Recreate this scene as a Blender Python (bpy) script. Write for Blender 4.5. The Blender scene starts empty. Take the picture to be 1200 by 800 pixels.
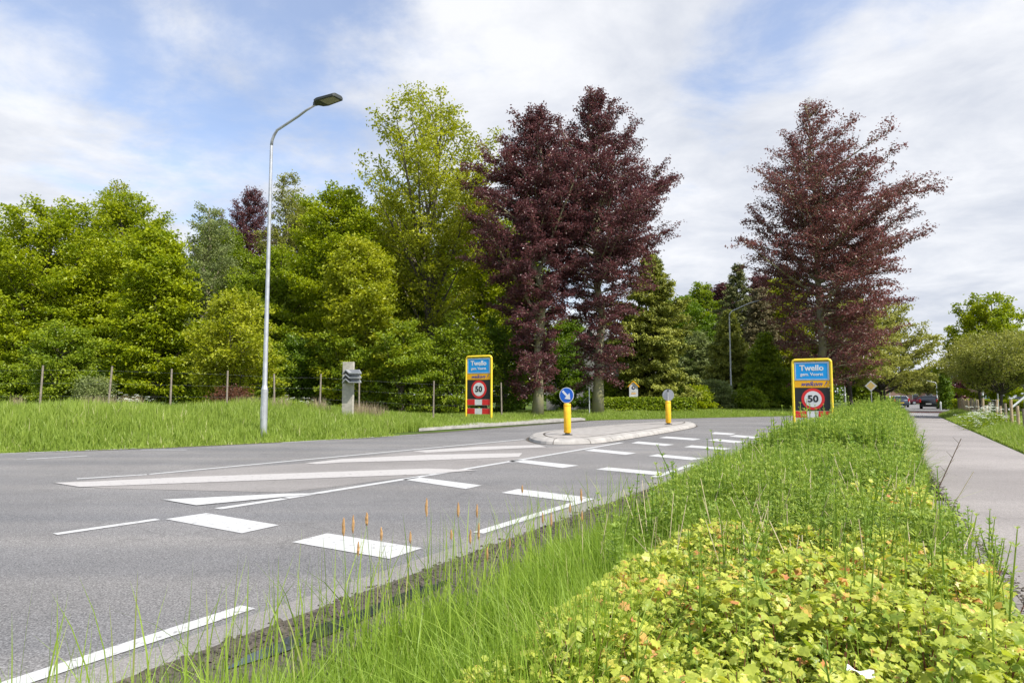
import bpy, bmesh, math, random
import numpy as np
from mathutils import Vector, Matrix
random.seed(7)
PI = math.pi
R_ = math.radians
sc = bpy.context.scene
C = sc.collection

# ------------------------------------------------------------------ camera
CAMH = 1.25
F = 800.0
TH = math.atan(62 / F)
cth, sth = math.cos(TH), math.sin(TH)
cam = bpy.data.cameras.new('camera'); cam.sensor_width = 36; cam.lens = 24
cam.clip_start = 0.05; cam.clip_end = 6000
co = bpy.data.objects.new('camera', cam); C.objects.link(co)
co.location = (0, 0, CAMH); co.rotation_euler = (PI / 2 + TH, 0, 0)
sc.camera = co


def ray(px, py):
    u = (px - 600) / F; v = (400 - py) / F
    return u, cth - v * sth, sth + v * cth


def dip(y):
    t = min(1, max(0, (y - 45) / 35)); q = min(1, max(0, (y - 80) / 220)); return -0.36 * t * t * (3 - 2 * t) - 1.9 * q * q * (3 - 2 * q)


DX, DY = 0.5, 0.8660254       # road direction
NX, NY = 0.8660254, -0.5      # to the right of the road


def st(s, t): return (s * DX + t * NX, s * DY + t * NY)


FE = [(-400, -200), (-20, -36), (-10, -28), (0, -21), (7.1, -16.7), (9.9, -15), (15.1, -13.4), (31, -13), (35.4, -10.1),
      (42.9, -5.7), (55.8, -3.35), (69.5, -1.9), (97, -1.0), (160, -.6), (2000, 5)]
FEs = np.array([a for a, b in FE], float); FEt = np.array([b for a, b in FE], float)


def smooth(t):
    t = np.clip(t, 0, 1); return t * t * (3 - 2 * t)


def gz_np(x, y):
    x = np.asarray(x, float); y = np.asarray(y, float)
    z = -0.36 * smooth((y - 45) / 35) - 1.9 * smooth((y - 80) / 220)
    s = x * DX + y * DY; t = x * NX + y * NY
    d = np.interp(s, FEs, FEt) - t
    u = x / np.maximum(y, 1)
    amp = 0.12 + 0.48 * smooth((-0.05 - u) / 0.3)
    amp = np.where(y < 1, .6, amp)
    return z + amp * smooth((d - .4) / 6.5)


def gz(x, y): return float(gz_np(x, y))


def unp(px, py, z=0.0, dipped=True):
    a, b, c = ray(px, py); zz = z
    for _ in range(8):
        k = (zz - CAMH) / c; zz = z + (dip(b * k) if dipped else 0)
    return (a * k, b * k)


def at(px, D, py=462):
    a, b, c = ray(px, py); return (a / b * D, D)


def zat(py, D):
    a, b, c = ray(600, py); return CAMH + D * c / b


# ------------------------------------------------------------------ materials
MATS = {}


def nodemat(name):
    m = bpy.data.materials.new(name); m.use_nodes = True
    nt = m.node_tree; b = nt.nodes['Principled BSDF']
    return m, nt, b


def mat(name, col, rough=.6, metal=0, noise=0.12, scale=8.0, bump=0.0, spec=.4, detail=6, col2=None, emit=0):
    if name in MATS: return MATS[name]
    m, nt, b = nodemat(name); N = nt.nodes; L = nt.links
    tc = N.new('ShaderNodeTexCoord'); nz = N.new('ShaderNodeTexNoise')
    nz.inputs['Scale'].default_value = scale; nz.inputs['Detail'].default_value = detail
    L.new(tc.outputs['Object'], nz.inputs['Vector'])
    r = N.new('ShaderNodeValToRGB')
    c2 = col2 or tuple(min(1, c * (1 + noise)) for c in col)
    c1 = col if col2 else tuple(c * (1 - noise) for c in col)
    r.color_ramp.elements[0].position = .3; r.color_ramp.elements[1].position = .7
    r.color_ramp.elements[0].color = (*c1, 1); r.color_ramp.elements[1].color = (*c2, 1)
    L.new(nz.outputs['Fac'], r.inputs['Fac']); L.new(r.outputs['Color'], b.inputs['Base Color'])
    b.inputs['Roughness'].default_value = rough; b.inputs['Metallic'].default_value = metal
    b.inputs['Specular IOR Level'].default_value = spec
    if bump:
        bp = N.new('ShaderNodeBump'); bp.inputs['Strength'].default_value = bump; bp.inputs['Distance'].default_value = .02
        L.new(nz.outputs['Fac'], bp.inputs['Height']); L.new(bp.outputs['Normal'], b.inputs['Normal'])
    MATS[name] = m; return m


def leafmat(name, c1, c2, trans=.36, rough=.45, c3=None, spec=.35):
    """leaf: colour varies leaf by leaf through the 'tint' attribute"""
    if name in MATS: return MATS[name]
    m, nt, b = nodemat(name); N = nt.nodes; L = nt.links
    a = N.new('ShaderNodeAttribute'); a.attribute_name = 'tint'
    r = N.new('ShaderNodeValToRGB')
    r.color_ramp.elements[0].color = (*c1, 1); r.color_ramp.elements[1].color = (*c2, 1)
    if c3:
        e = r.color_ramp.elements.new(.9); e.color = (*c2, 1); r.color_ramp.elements[-1].color = (*c3, 1)
        r.color_ramp.elements[-1].position = 1.0
    L.new(a.outputs['Fac'], r.inputs['Fac'])
    L.new(r.outputs['Color'], b.inputs['Base Color'])
    b.inputs['Roughness'].default_value = rough; b.inputs['Specular IOR Level'].default_value = spec
    tr = N.new('ShaderNodeBsdfTranslucent')
    hs = N.new('ShaderNodeHueSaturation'); hs.inputs['Saturation'].default_value = 1.1; hs.inputs['Value'].default_value = 1.25
    L.new(r.outputs['Color'], hs.inputs['Color']); L.new(hs.outputs['Color'], tr.inputs['Color'])
    mx = N.new('ShaderNodeMixShader'); mx.inputs[0].default_value = trans
    L.new(b.outputs[0], mx.inputs[1]); L.new(tr.outputs[0], mx.inputs[2])
    L.new(mx.outputs[0], N['Material Output'].inputs['Surface'])
    MATS[name] = m; return m


def road_mat(name, base, tint, speck=.5, cracks=True, patch=(.0, 0)):
    m, nt, b = nodemat(name); N = nt.nodes; L = nt.links
    tc = N.new('ShaderNodeTexCoord')
    n1 = N.new('ShaderNodeTexNoise'); n1.inputs['Scale'].default_value = 90; n1.inputs['Detail'].default_value = 3
    n2 = N.new('ShaderNodeTexNoise'); n2.inputs['Scale'].default_value = .35; n2.inputs['Detail'].default_value = 6
    mp = N.new('ShaderNodeMapping'); mp.inputs['Rotation'].default_value = (0, 0, R_(-60)); mp.inputs['Scale'].default_value = (.05, .9, 1)
    n3 = N.new('ShaderNodeTexNoise'); n3.inputs['Scale'].default_value = 1.0; n3.inputs['Detail'].default_value = 5
    L.new(tc.outputs['Object'], n1.inputs['Vector']); L.new(tc.outputs['Object'], n2.inputs['Vector'])
    L.new(tc.outputs['Object'], mp.inputs['Vector']); L.new(mp.outputs[0], n3.inputs['Vector'])
    vo = N.new('ShaderNodeTexVoronoi'); vo.inputs['Scale'].default_value = 120; L.new(tc.outputs['Object'], vo.inputs['Vector'])
    r1 = N.new('ShaderNodeMapRange'); r1.inputs[1].default_value = .3; r1.inputs[2].default_value = .7
    r1.inputs[3].default_value = 1 - speck * .5; r1.inputs[4].default_value = 1 + speck * .5; L.new(n1.outputs['Fac'], r1.inputs[0])
    # wear: long streaks along the lane
    r3 = N.new('ShaderNodeMapRange'); r3.inputs[1].default_value = .3; r3.inputs[2].default_value = .7
    r3.inputs[3].default_value = .0; r3.inputs[4].default_value = 1; L.new(n3.outputs['Fac'], r3.inputs[0])
    r2 = N.new('ShaderNodeMapRange'); r2.inputs[1].default_value = .35; r2.inputs[2].default_value = .65
    r2.inputs[3].default_value = .88; r2.inputs[4].default_value = 1.1; L.new(n2.outputs['Fac'], r2.inputs[0])
    mx = N.new('ShaderNodeMixRGB'); mx.inputs[1].default_value = (*base, 1); mx.inputs[2].default_value = (*tint, 1)
    L.new(r3.outputs[0], mx.inputs[0])
    mu = N.new('ShaderNodeMath'); mu.operation = 'MULTIPLY'; L.new(r1.outputs[0], mu.inputs[0]); L.new(r2.outputs[0], mu.inputs[1])
    sp = N.new('ShaderNodeMapRange'); sp.inputs[1].default_value = .0; sp.inputs[2].default_value = 1
    sp.inputs[3].default_value = 1 - speck * .5; sp.inputs[4].default_value = 1 + speck * .8
    bw = N.new('ShaderNodeRGBToBW'); L.new(vo.outputs['Color'], bw.inputs[0]); L.new(bw.outputs[0], sp.inputs[0])
    mu2 = N.new('ShaderNodeMath'); mu2.operation = 'MULTIPLY'; L.new(mu.outputs[0], mu2.inputs[0]); L.new(sp.outputs[0], mu2.inputs[1])
    vm = N.new('ShaderNodeVectorMath'); vm.operation = 'SCALE'; L.new(mx.outputs[0], vm.inputs[0]); L.new(mu2.outputs[0], vm.inputs['Scale'])
    wv = N.new('ShaderNodeTexNoise'); wv.inputs['Scale'].default_value = 1.3; wv.inputs['Detail'].default_value = 6; L.new(tc.outputs['Object'], wv.inputs['Vector'])
    va = N.new('ShaderNodeVectorMath'); va.operation = 'MULTIPLY_ADD'; va.inputs[1].default_value = (.9, .9, 0); L.new(wv.outputs['Color'], va.inputs[0]); L.new(tc.outputs['Object'], va.inputs[2])
    ve = N.new('ShaderNodeTexVoronoi'); ve.feature = 'DISTANCE_TO_EDGE'; ve.inputs['Scale'].default_value = .22; L.new(va.outputs[0], ve.inputs['Vector'])
    ck = N.new('ShaderNodeMapRange'); ck.inputs[1].default_value = .0012; ck.inputs[2].default_value = .0035; ck.inputs[3].default_value = .86; ck.inputs[4].default_value = 1; L.new(ve.outputs['Distance'], ck.inputs[0])
    st_ = N.new('ShaderNodeTexNoise'); st_.inputs['Scale'].default_value = .9; st_.inputs['Detail'].default_value = 9; st_.inputs['Roughness'].default_value = .75; L.new(tc.outputs['Object'], st_.inputs['Vector'])
    sr = N.new('ShaderNodeMapRange'); sr.inputs[1].default_value = .30; sr.inputs[2].default_value = .45; sr.inputs[3].default_value = .80; sr.inputs[4].default_value = 1; L.new(st_.outputs['Fac'], sr.inputs[0])
    mc = N.new('ShaderNodeMath'); mc.operation = 'MULTIPLY'; L.new(ck.outputs[0], mc.inputs[0]); L.new(sr.outputs[0], mc.inputs[1])
    vm2 = N.new('ShaderNodeVectorMath'); vm2.operation = 'SCALE'; L.new(vm.outputs[0], vm2.inputs[0]); L.new(mc.outputs[0], vm2.inputs['Scale'])
    L.new(vm2.outputs[0], b.inputs['Base Color'])
    b.inputs['Roughness'].default_value = .85; b.inputs['Specular IOR Level'].default_value = .25
    bp = N.new('ShaderNodeBump'); bp.inputs['Strength'].default_value = .5; bp.inputs['Distance'].default_value = .006
    L.new(bw.outputs[0], bp.inputs['Height']); L.new(bp.outputs[0], b.inputs['Normal'])
    MATS[name] = m; return m


def ground_mat():
    m, nt, b = nodemat('verge_ground'); N = nt.nodes; L = nt.links
    tc = N.new('ShaderNodeTexCoord')
    n1 = N.new('ShaderNodeTexNoise'); n1.inputs['Scale'].default_value = .8; n1.inputs['Detail'].default_value = 8
    n2 = N.new('ShaderNodeTexNoise'); n2.inputs['Scale'].default_value = 25; n2.inputs['Detail'].default_value = 5
    L.new(tc.outputs['Object'], n1.inputs['Vector']); L.new(tc.outputs['Object'], n2.inputs['Vector'])
    r = N.new('ShaderNodeValToRGB'); e = r.color_ramp.elements
    e[0].position = .3; e[0].color = (.05, .045, .025, 1); e[1].position = .6; e[1].color = (.07, .11, .02, 1)
    x = e.new(.8); x.color = (.11, .17, .03, 1)
    ad = N.new('ShaderNodeMath'); ad.operation = 'ADD'; L.new(n1.outputs['Fac'], ad.inputs[0])
    s = N.new('ShaderNodeMath'); s.operation = 'MULTIPLY_ADD'; s.inputs[1].default_value = .6; s.inputs[2].default_value = -.22
    L.new(n2.outputs['Fac'], s.inputs[0]); L.new(s.outputs[0], ad.inputs[1])
    L.new(ad.outputs[0], r.inputs['Fac']); L.new(r.outputs[0], b.inputs['Base Color'])
    b.inputs['Roughness'].default_value = .95; b.inputs['Specular IOR Level'].default_value = .1
    bp = N.new('ShaderNodeBump'); bp.inputs['Strength'].default_value = .8; bp.inputs['Distance'].default_value = .05
    L.new(n2.outputs['Fac'], bp.inputs['Height']); L.new(bp.outputs[0], b.inputs['Normal'])
    return m


def marking_mat(name, c, wear=.5):
    """road paint with worn spots"""
    m, nt, b = nodemat(name); N = nt.nodes; L = nt.links
    tc = N.new('ShaderNodeTexCoord')
    n1 = N.new('ShaderNodeTexNoise'); n1.inputs['Scale'].default_value = 14; n1.inputs['Detail'].default_value = 8; n1.inputs['Roughness'].default_value = .7
    L.new(tc.outputs['Object'], n1.inputs['Vector'])
    r = N.new('ShaderNodeValToRGB'); e = r.color_ramp.elements
    e[0].position = .22 + wear * .12; e[0].color = (.13, .12, .115, 1); e[1].position = .30 + wear * .16; e[1].color = (*c, 1)
    L.new(n1.outputs['Fac'], r.inputs['Fac']); L.new(r.outputs[0], b.inputs['Base Color'])
    b.inputs['Roughness'].default_value = .7
    MATS[name] = m; return m


def brick_mat(name, c1, c2, mortar, scale, sx=.2, sy=.1, rot=0):
    m, nt, b = nodemat(name); N = nt.nodes; L = nt.links
    tc = N.new('ShaderNodeTexCoord'); mp = N.new('ShaderNodeMapping'); mp.inputs['Rotation'].default_value = rot if isinstance(rot, tuple) else (0, 0, rot)
    br = N.new('ShaderNodeTexBrick'); br.inputs['Color1'].default_value = (*c1, 1); br.inputs['Color2'].default_value = (*c2, 1)
    br.inputs['Mortar'].default_value = (*mortar, 1); br.inputs['Scale'].default_value = scale; br.inputs['Mortar Size'].default_value = .008
    br.inputs['Brick Width'].default_value = sx; br.inputs['Row Height'].default_value = sy
    L.new(tc.outputs['Object'], mp.inputs['Vector']); L.new(mp.outputs[0], br.inputs['Vector'])
    L.new(br.outputs['Color'], b.inputs['Base Color']); b.inputs['Roughness'].default_value = .85
    MATS[name] = m; return m


GAL = mat('galvanised_steel', (.5, .51, .52), .45, .6, .15, 6)
GALD = mat('dark_grey_metal', (.07, .075, .07), .5, .3, .1, 6)
PANEL = mat('lamp_glass', (.32, .30, .22), .25, 0, .1, 6)
YEL = mat('yellow_paint', (.82, .60, .04), .4, 0, .13, 5)
YELB = mat('bollard_yellow_orange', (.82, .46, .02), .4, 0, .16, 7)
BLUE = mat('sign_blue', (.005, .33, .78), .4, 0, .05, 3)
BLUED = mat('sign_deep_blue', (.01, .12, .55), .4, 0, .05, 3)
INK = mat('script_ink_blue', (.02, .04, .3), .5, 0, .05, 3)
WHITE = mat('white_paint', (.76, .76, .75), .45, 0, .09, 7)
WHITEW = mat('weathered_white_paint', (.68, .68, .66), .6, 0, .12, 3)
BLACK = mat('sign_black', (.018, .02, .022), .45, 0, .1, 3)
RED = mat('sign_red', (.72, .03, .03), .4, 0, .06, 3)
ORG = mat('sign_orange', (.9, .45, .01), .45, 0, .06, 3)
GREYB = mat('sign_back_grey', (.42, .43, .44), .5, .3, .08, 3)
WOOD = mat('weathered_wood', (.27, .22, .17), .85, 0, .25, 14, .4)
WOODL = mat('pale_chestnut_wood', (.42, .31, .2), .85, 0, .25, 14, .4)
WOODG = mat('silvered_oak', (.40, .37, .31), .85, 0, .2, 9, .3)
BARK = mat('grey_brown_bark', (.13, .11, .085), .9, 0, .35, 5, .8)
BARKB = mat('beech_bark', (.24, .22, .17), .85, 0, .3, 3, .5, col2=(.30, .28, .12))
BARKD = mat('dark_bark', (.075, .062, .05), .9, 0, .35, 5, .8)
CONC = mat('concrete', (.31, .29, .27), .85, 0, .22, 5, .3, detail=12)
CONC2 = mat('kerb_concrete', (.35, .33, .305), .8, 0, .22, 4, .2, detail=12)
SOIL = mat('dark_soil', (.085, .072, .058), .95, 0, .5, 30, 1.0)


# ------------------------------------------------------------------ mesh builder
class MB:
    def __init__(s): s.v = []; s.f = []

    def add(s, vs, fs):
        o = len(s.v); s.v.extend([tuple(v) for v in vs]); s.f.extend([tuple(i + o for i in f) for f in fs]); return s

    def box(s, x0, x1, y0, y1, z0, z1):
        return s.add([(x0, y0, z0), (x1, y0, z0), (x1, y1, z0), (x0, y1, z0), (x0, y0, z1), (x1, y0, z1), (x1, y1, z1), (x0, y1, z1)],
                     [(0, 3, 2, 1), (4, 5, 6, 7), (0, 1, 5, 4), (1, 2, 6, 5), (2, 3, 7, 6), (3, 0, 4, 7)])

    def tube(s, path, radii, n=8, cap=True):
        path = [Vector(p) for p in path]
        if not hasattr(radii, '__len__'): radii = [radii] * len(path)
        rings = []; vs = []; fs = []
        ref = None
        for i, p in enumerate(path):
            d = (path[min(i + 1, len(path) - 1)] - path[max(i - 1, 0)])
            if d.length < 1e-9: d = Vector((0, 0, 1))
            d.normalize()
            if ref is None:
                ref = d.orthogonal().normalized()
            a = (ref - d * ref.dot(d)).normalized(); ref = a; b = d.cross(a)
            for k in range(n):
                an = 2 * PI * k / n; vs.append(p + (a * math.cos(an) + b * math.sin(an)) * radii[i])
        for i in range(len(path) - 1):
            for k in range(n):
                k2 = (k + 1) % n; fs.append((i * n + k, i * n + k2, (i + 1) * n + k2, (i + 1) * n + k))
        if cap:
            fs.append(tuple(range(n))[::-1]); fs.append(tuple((len(path) - 1) * n + k for k in range(n)))
        return s.add(vs, fs)

    def prism(s, pts, y0, y1):
        """polygon in x,z extruded along y"""
        n = len(pts)
        vs = [(x, y0, z) for x, z in pts] + [(x, y1, z) for x, z in pts]
        fs = [tuple(range(n)), tuple(range(2 * n - 1, n - 1, -1))]
        fs += [(i, i + n, (i + 1) % n + n, (i + 1) % n) for i in range(n)]
        return s.add(vs, fs)

    def disc(s, cx, cz, r, y0, y1, n=36, r_in=None):
        if r_in is None:
            return s.prism([(cx + r * math.cos(2 * PI * k / n), cz + r * math.sin(2 * PI * k / n)) for k in range(n)], y0, y1)
        for k in range(n):
            a, b = 2 * PI * k / n, 2 * PI * (k + 1) / n
            s.prism([(cx + q * math.cos(w), cz + q * math.sin(w)) for q, w in ((r_in, a), (r, a), (r, b), (r_in, b))], y0, y1)
        return s

    def build(s, name, m, parent=None, smooth_=False, bevel=0):
        me = bpy.data.meshes.new(name); me.from_pydata(s.v, [], s.f); me.update()
        bm = bmesh.new(); bm.from_mesh(me); bmesh.ops.recalc_face_normals(bm, faces=bm.faces)
        if bevel: bmesh.ops.bevel(bm, geom=bm.edges, offset=bevel, segments=2, affect='EDGES', profile=.7)
        bm.to_mesh(me); bm.free()
        if smooth_: me.polygons.foreach_set('use_smooth', [True] * len(me.polygons))
        me.materials.append(m)
        o = bpy.data.objects.new(name, me); C.objects.link(o)
        if parent: o.parent = parent
        if smooth_ and smooth_ != 'all':
            me.set_sharp_from_angle(angle=R_(40))
        return o


def raw_mesh(name, verts, faces_n, m, parent=None, tint=None, smooth_=False):
    """verts (n,3) array; faces_n: list of int arrays (k,m)"""
    me = bpy.data.meshes.new(name); verts = np.ascontiguousarray(verts, np.float32)
    me.vertices.add(len(verts)); me.vertices.foreach_set('co', verts.ravel())
    loops = np.concatenate([f.ravel() for f in faces_n]).astype(np.int32)
    tot = np.concatenate([np.full(len(f), f.shape[1], np.int32) for f in faces_n])
    start = np.concatenate([[0], np.cumsum(tot)[:-1]]).astype(np.int32)
    me.loops.add(len(loops)); me.loops.foreach_set('vertex_index', loops)
    me.polygons.add(len(tot)); me.polygons.foreach_set('loop_start', start); me.polygons.foreach_set('loop_total', tot)
    me.polygons.foreach_set('use_smooth', np.full(len(tot), bool(smooth_)))
    if tint is not None:
        at_ = me.attributes.new('tint', 'FLOAT', 'POINT'); at_.data.foreach_set('value', np.ascontiguousarray(tint, np.float32))
    me.update(calc_edges=True)
    me.materials.append(m)
    o = bpy.data.objects.new(name, me); C.objects.link(o)
    if parent: o.parent = parent
    return o


def tag(o, label=None, cat=None, group=None, kind=None):
    if label: o['label'] = label
    if cat: o['category'] = cat
    if group: o['group'] = group
    if kind: o['kind'] = kind
    return o


def empty(name, loc, rz=0, **k):
    o = bpy.data.objects.new(name, None); C.objects.link(o); o.location = loc; o.rotation_euler = (0, 0, rz)
    o.empty_display_size = .2
    tag(o, **k); return o


def dup(root, loc, rz=0, scale=1, label=None):
    def cp(o, parent):
        c = o.copy(); C.objects.link(c); c.parent = parent
        for ch in list(o.children): cp(ch, c)
        return c
    r = cp(root, None); r.location = loc; r.rotation_euler = (0, 0, rz)
    r.scale = (scale, scale, scale) if not isinstance(scale, tuple) else scale
    if label: r['label'] = label
    return r


def text(body, size, m, parent, loc, name='lettering', shear=0, bold=0, sx=1, ext=.002, back=False):
    cu = bpy.data.curves.new('t', 'FONT'); cu.body = body; cu.size = size; cu.align_x = 'CENTER'; cu.align_y = 'CENTER'
    cu.extrude = ext; cu.shear = shear; cu.offset = bold; cu.resolution_u = 3
    to = bpy.data.objects.new('t', cu); C.objects.link(to)
    bpy.context.view_layer.update()
    me = bpy.data.meshes.new_from_object(to.evaluated_get(bpy.context.evaluated_depsgraph_get()))
    bpy.data.objects.remove(to)
    M = Matrix.Translation(loc) @ (Matrix.Rotation(PI, 4, 'Z') if back else Matrix.Identity(4)) @ Matrix.Rotation(PI / 2, 4, 'X') @ Matrix.Diagonal((sx, 1, 1, 1))
    me.transform(M); me.materials.clear(); me.materials.append(m); me.name = name
    o = bpy.data.objects.new(name, me); C.objects.link(o); o.parent = parent
    return o


# ------------------------------------------------------------------ ground sheets
CUTS = [44 + 2 * i for i in range(20)] + [90 + 8 * i for i in range(27)]


def sheet(name, pts, m, z=0.0, thick=0, kind='structure', side=None, parent=None):
    """flat polygon laid on the ground (dipped far off)"""
    bm = bmesh.new(); vs = [bm.verts.new((x, y, 0)) for x, y in pts]
    f = bm.faces.new(vs); bm.normal_update()
    if f.normal.z < 0: f.normal_flip()
    if thick:
        r = bmesh.ops.extrude_face_region(bm, geom=[f]); top = [v for v in r['geom'] if isinstance(v, bmesh.types.BMVert)]
        for v in top: v.co.z += thick
        bmesh.ops.recalc_face_normals(bm, faces=bm.faces)
    bmesh.ops.triangulate(bm, faces=bm.faces)
    ys = [v.co.y for v in bm.verts]
    for c in CUTS:
        if min(ys) < c < max(ys):
            bmesh.ops.bisect_plane(bm, geom=bm.verts[:] + bm.edges[:] + bm.faces[:], plane_co=(0, c, 0), plane_no=(0, 1, 0))
    for v in bm.verts: v.co.z += z + dip(v.co.y)
    me = bpy.data.meshes.new(name); bm.to_mesh(me); bm.free(); me.materials.append(m)
    o = bpy.data.objects.new(name, me); C.objects.link(o)
    if parent: o.parent = parent
    if kind: o['kind'] = kind
    return o


def ground():
    ys = np.unique(np.concatenate([[-400, -100, -40], np.arange(-20, 44, 1.0), np.array(CUTS, float), [320, 400, 600, 1200, 2500, 4500]]))
    xs = np.unique(np.concatenate([[-4000, -1500, -600, -250, -120, -80, -60], np.arange(-50, 60, 1.0), [70, 90, 120, 250, 600, 1500, 4000]]))
    X, Y = np.meshgrid(xs, ys); Z = gz_np(X, Y) - .03
    v = np.stack([X.ravel(), Y.ravel(), Z.ravel()], 1); nx = len(xs)
    i, j = np.meshgrid(np.arange(nx - 1), np.arange(len(ys) - 1)); a = (j * nx + i).ravel()
    o = raw_mesh('ground', v, [np.stack([a, a + 1, a + nx + 1, a + nx], 1)], ground_mat(), smooth_=True)
    o['kind'] = 'structure'


ground()
ASPH = road_mat('asphalt', (.132, .131, .134), (.190, .181, .173), .9)
ASPHP = road_mat('path_asphalt', (.235, .215, .205), (.275, .252, .238), .4)
ASPHW = road_mat('worn_asphalt', (.205, .193, .184), (.24, .225, .215), .4)
PAINT = marking_mat('road_paint', (.48, .48, .475), .85)
PAINTW = marking_mat('worn_road_paint', (.42, .40, .385), .8)

near = [(-60, -3.0), (28, -3.0), (42, -2.6), (50, -1.8), (55, -.6), (57, 2.3), (62, 2.7), (97, 4.3), (160, 4.8), (600, 6)]
farE = [p for p in FE if -30 < p[0] < 200]
road_pts = [st(*p) for p in near] + [st(600, 0)] + [st(*p) for p in reversed(farE)] + [st(-60, -60)]
sheet('road', road_pts, ASPH, 0.0)
PL = [(-6, 1.0), (2, .75), (5, .56), (8.9, .36), (15, .2), (30, 0), (46, -.2), (52, -.4), (57.5, -.6)]
PR = [(57.5, 2.3), (52, 1.7), (47, 1.45), (17, 2.07), (5, 2.5), (-6, 3.0)]
PLs = [a for a, b in PL]; PLt = [b for a, b in PL]
PRs = [a for a, b in PR][::-1]; PRt = [b for a, b in PR][::-1]
k0 = 46
sheet('cycle_path', [st(*p) for p in PL if p[0] <= k0] + [st(k0, 1.47)] + [st(*p) for p in PR if p[0] < k0], ASPHP, .006)
BRK = brick_mat('grey_pavers', (.25, .25, .27), (.32, .31, .32), (.12, .11, .10), 1.0, .21, .105, R_(-60))
sheet('paved_path', [st(k0, -.2), st(52, -.4), st(54.5, -.55), st(54.5, 1.9), st(52, 1.7), st(k0, 1.47)], BRK, .006)
REDA = road_mat('red_asphalt', (.42, .16, .11), (.46, .2, .14), .3)
sheet('crossing', [st(54.6, -.5), st(58, -.7), st(58.5, 2.6), st(54.6, 1.95)], REDA, .010)
sheet('brick_edging', [st(-4, .55), st(2, .38), st(5, .26), st(9.5, .2), st(9.5, .33), st(8.9, .352), st(5, .552), st(2, .742), st(-4, .9)],
      brick_mat('edging_pavers', (.17, .15, .14), (.24, .22, .20), (.05, .045, .035), 1.0, .2, .1, R_(-60)), .012)
sheet('gutter', [st(-8, -3.04), st(8, -3.03), st(26, -3.02), st(26, -2.6), st(8, -2.25), st(3, -2.2), st(-8, -2.2)], SOIL, .004)

# crumbly edge of asphalt + soil line along the path
rng = np.random.default_rng(5)


def rubble(name, curve, n, m, sz, w, z0=.0, seed=1):
    r = np.random.default_rng(seed); vs = []; tris = []
    ss = curve[0] + (curve[1] - curve[0]) * r.random(n) ** 1.6
    tt = np.array([curve[2](s) for s in ss]) + r.normal(0, w, n)
    x = ss * DX + tt * NX; y = ss * DY + tt * NY
    size = sz * (.4 + r.random(n) ** 2 * 1.6)
    base = np.array([[1, 0, -.3], [-.5, .87, -.3], [-.5, -.87, -.3], [.2, .1, .8], [-.9, .3, .4], [.7, -.6, .45]])
    fc = np.array([[0, 1, 3], [1, 4, 3], [4, 2, 3], [2, 5, 3], [5, 0, 3], [0, 5, 2], [1, 2, 4]])
    an = r.random(n) * 6.28; c, s_ = np.cos(an), np.sin(an)
    P = np.repeat(base[None], n, 0) * (1 + r.normal(0, .2, (n, 6, 3))) * size[:, None, None]
    Q = np.stack([P[..., 0] * c[:, None] - P[..., 1] * s_[:, None] + x[:, None], P[..., 0] * s_[:, None] + P[..., 1] * c[:, None] + y[:, None], P[..., 2] * .7 + z0 + .006], -1)
    f = (fc[None] + (np.arange(n) * 6)[:, None, None]).reshape(-1, 3)
    o = raw_mesh(name, Q.reshape(-1, 3), [f], m); tag(o, kind='stuff'); return o


o = rubble('gutter_debris', (-3, 26, lambda s: -2.9), 9000, SOIL, .014, .07, 0, 2)
tag(o, 'dark crumbly soil and grit along the near edge of the road', 'debris')
o = rubble('path_edge_debris', (0, 40, lambda s: np.interp(s, PLs, PLt) + .0), 7000, SOIL, .010, .035, .0, 3)
tag(o, 'brown soil and grit line along the left edge of the cycle path', 'debris')
WATER = mat('puddle_water', (.03, .035, .045), .03, 0, .1, 5, 0, .9)
pc = st(3.0, -2.72)
sheet('puddle', [(pc[0] + DX * a * .9 + NX * b * .09, pc[1] + DY * a * .9 + NY * b * .09) for a, b in
                 [(-1, 0), (-.7, .7), (-.2, .9), (.2, .6), (.6, 1), (1, .1), (.6, -.8), (.1, -.6), (-.4, -1), (-.8, -.6)]], WATER, .012)


# markings -----------------------------------------------------------------
def poly(pts, m=PAINT, z=.005, name='road_marking', scale6=False):
    return sheet(name, [unp(*p) for p in pts], m, z)


def c6(l): return [(x / 2.4, 480 + y / 2.4) for x, y in l]
def c7(l): return [(400 + x / 2.4, 450 + y / 2.4) for x, y in l]


def line(p, q, w, m=PAINT, z=.005):
    a = Vector(unp(*p)); b = Vector(unp(*q)); d = (b - a).normalized(); n = Vector((-d.y, d.x)) * w / 2
    sheet('road_marking', [a - n, b - n, b + n, a + n], m, z)


line((-60, 826), (291, 711.5), .12)
line((560, 624.5), (692, 584), .12); line((767, 559), (813, 543.8), .12)
poly(c6([(465, 308), (580, 291), (785, 325), (680, 348)]))
poly(c6([(822, 373), (920, 348), (1187, 390), (1095, 420)]))
for q in ([(465, 216), (510, 213), (668, 229), (622, 236)], [(172, 268), (215, 262), (395, 285), (350, 295)],
          [(450, 306), (497, 295), (690, 318), (655, 331)], [(683, 187), (710, 182), (830, 194), (800, 199)],
          [(716, 240), (748, 234), (900, 247), (885, 256)], [(863, 202), (890, 197), (1020, 209), (985, 214)],
          [(815, 166), (835, 161), (937, 170), (910, 174)], [(963, 177), (985, 172), (1098, 181), (1075, 185)],
          [(893, 151), (915, 147), (1012, 154), (990, 158)], [(1030, 158), (1055, 154), (1140, 162), (1110, 166)],
          [(1040, 140), (1050, 135), (1110, 139), (1095, 143)], [(1090, 147), (1110, 143), (1180, 149), (1160, 153)]):
    poly(c7(q))
line((64.6, 626), (185, 608.5), .11)
line((255, 596.2), (333, 584.4), .13)
line((335, 583.8), (499.5, 557.3), .13); line((501, 557), (729, 518.5), .13)
poly(c6([(458, 254), (552, 270), (905, 236), (800, 237)]), z=.009)
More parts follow.
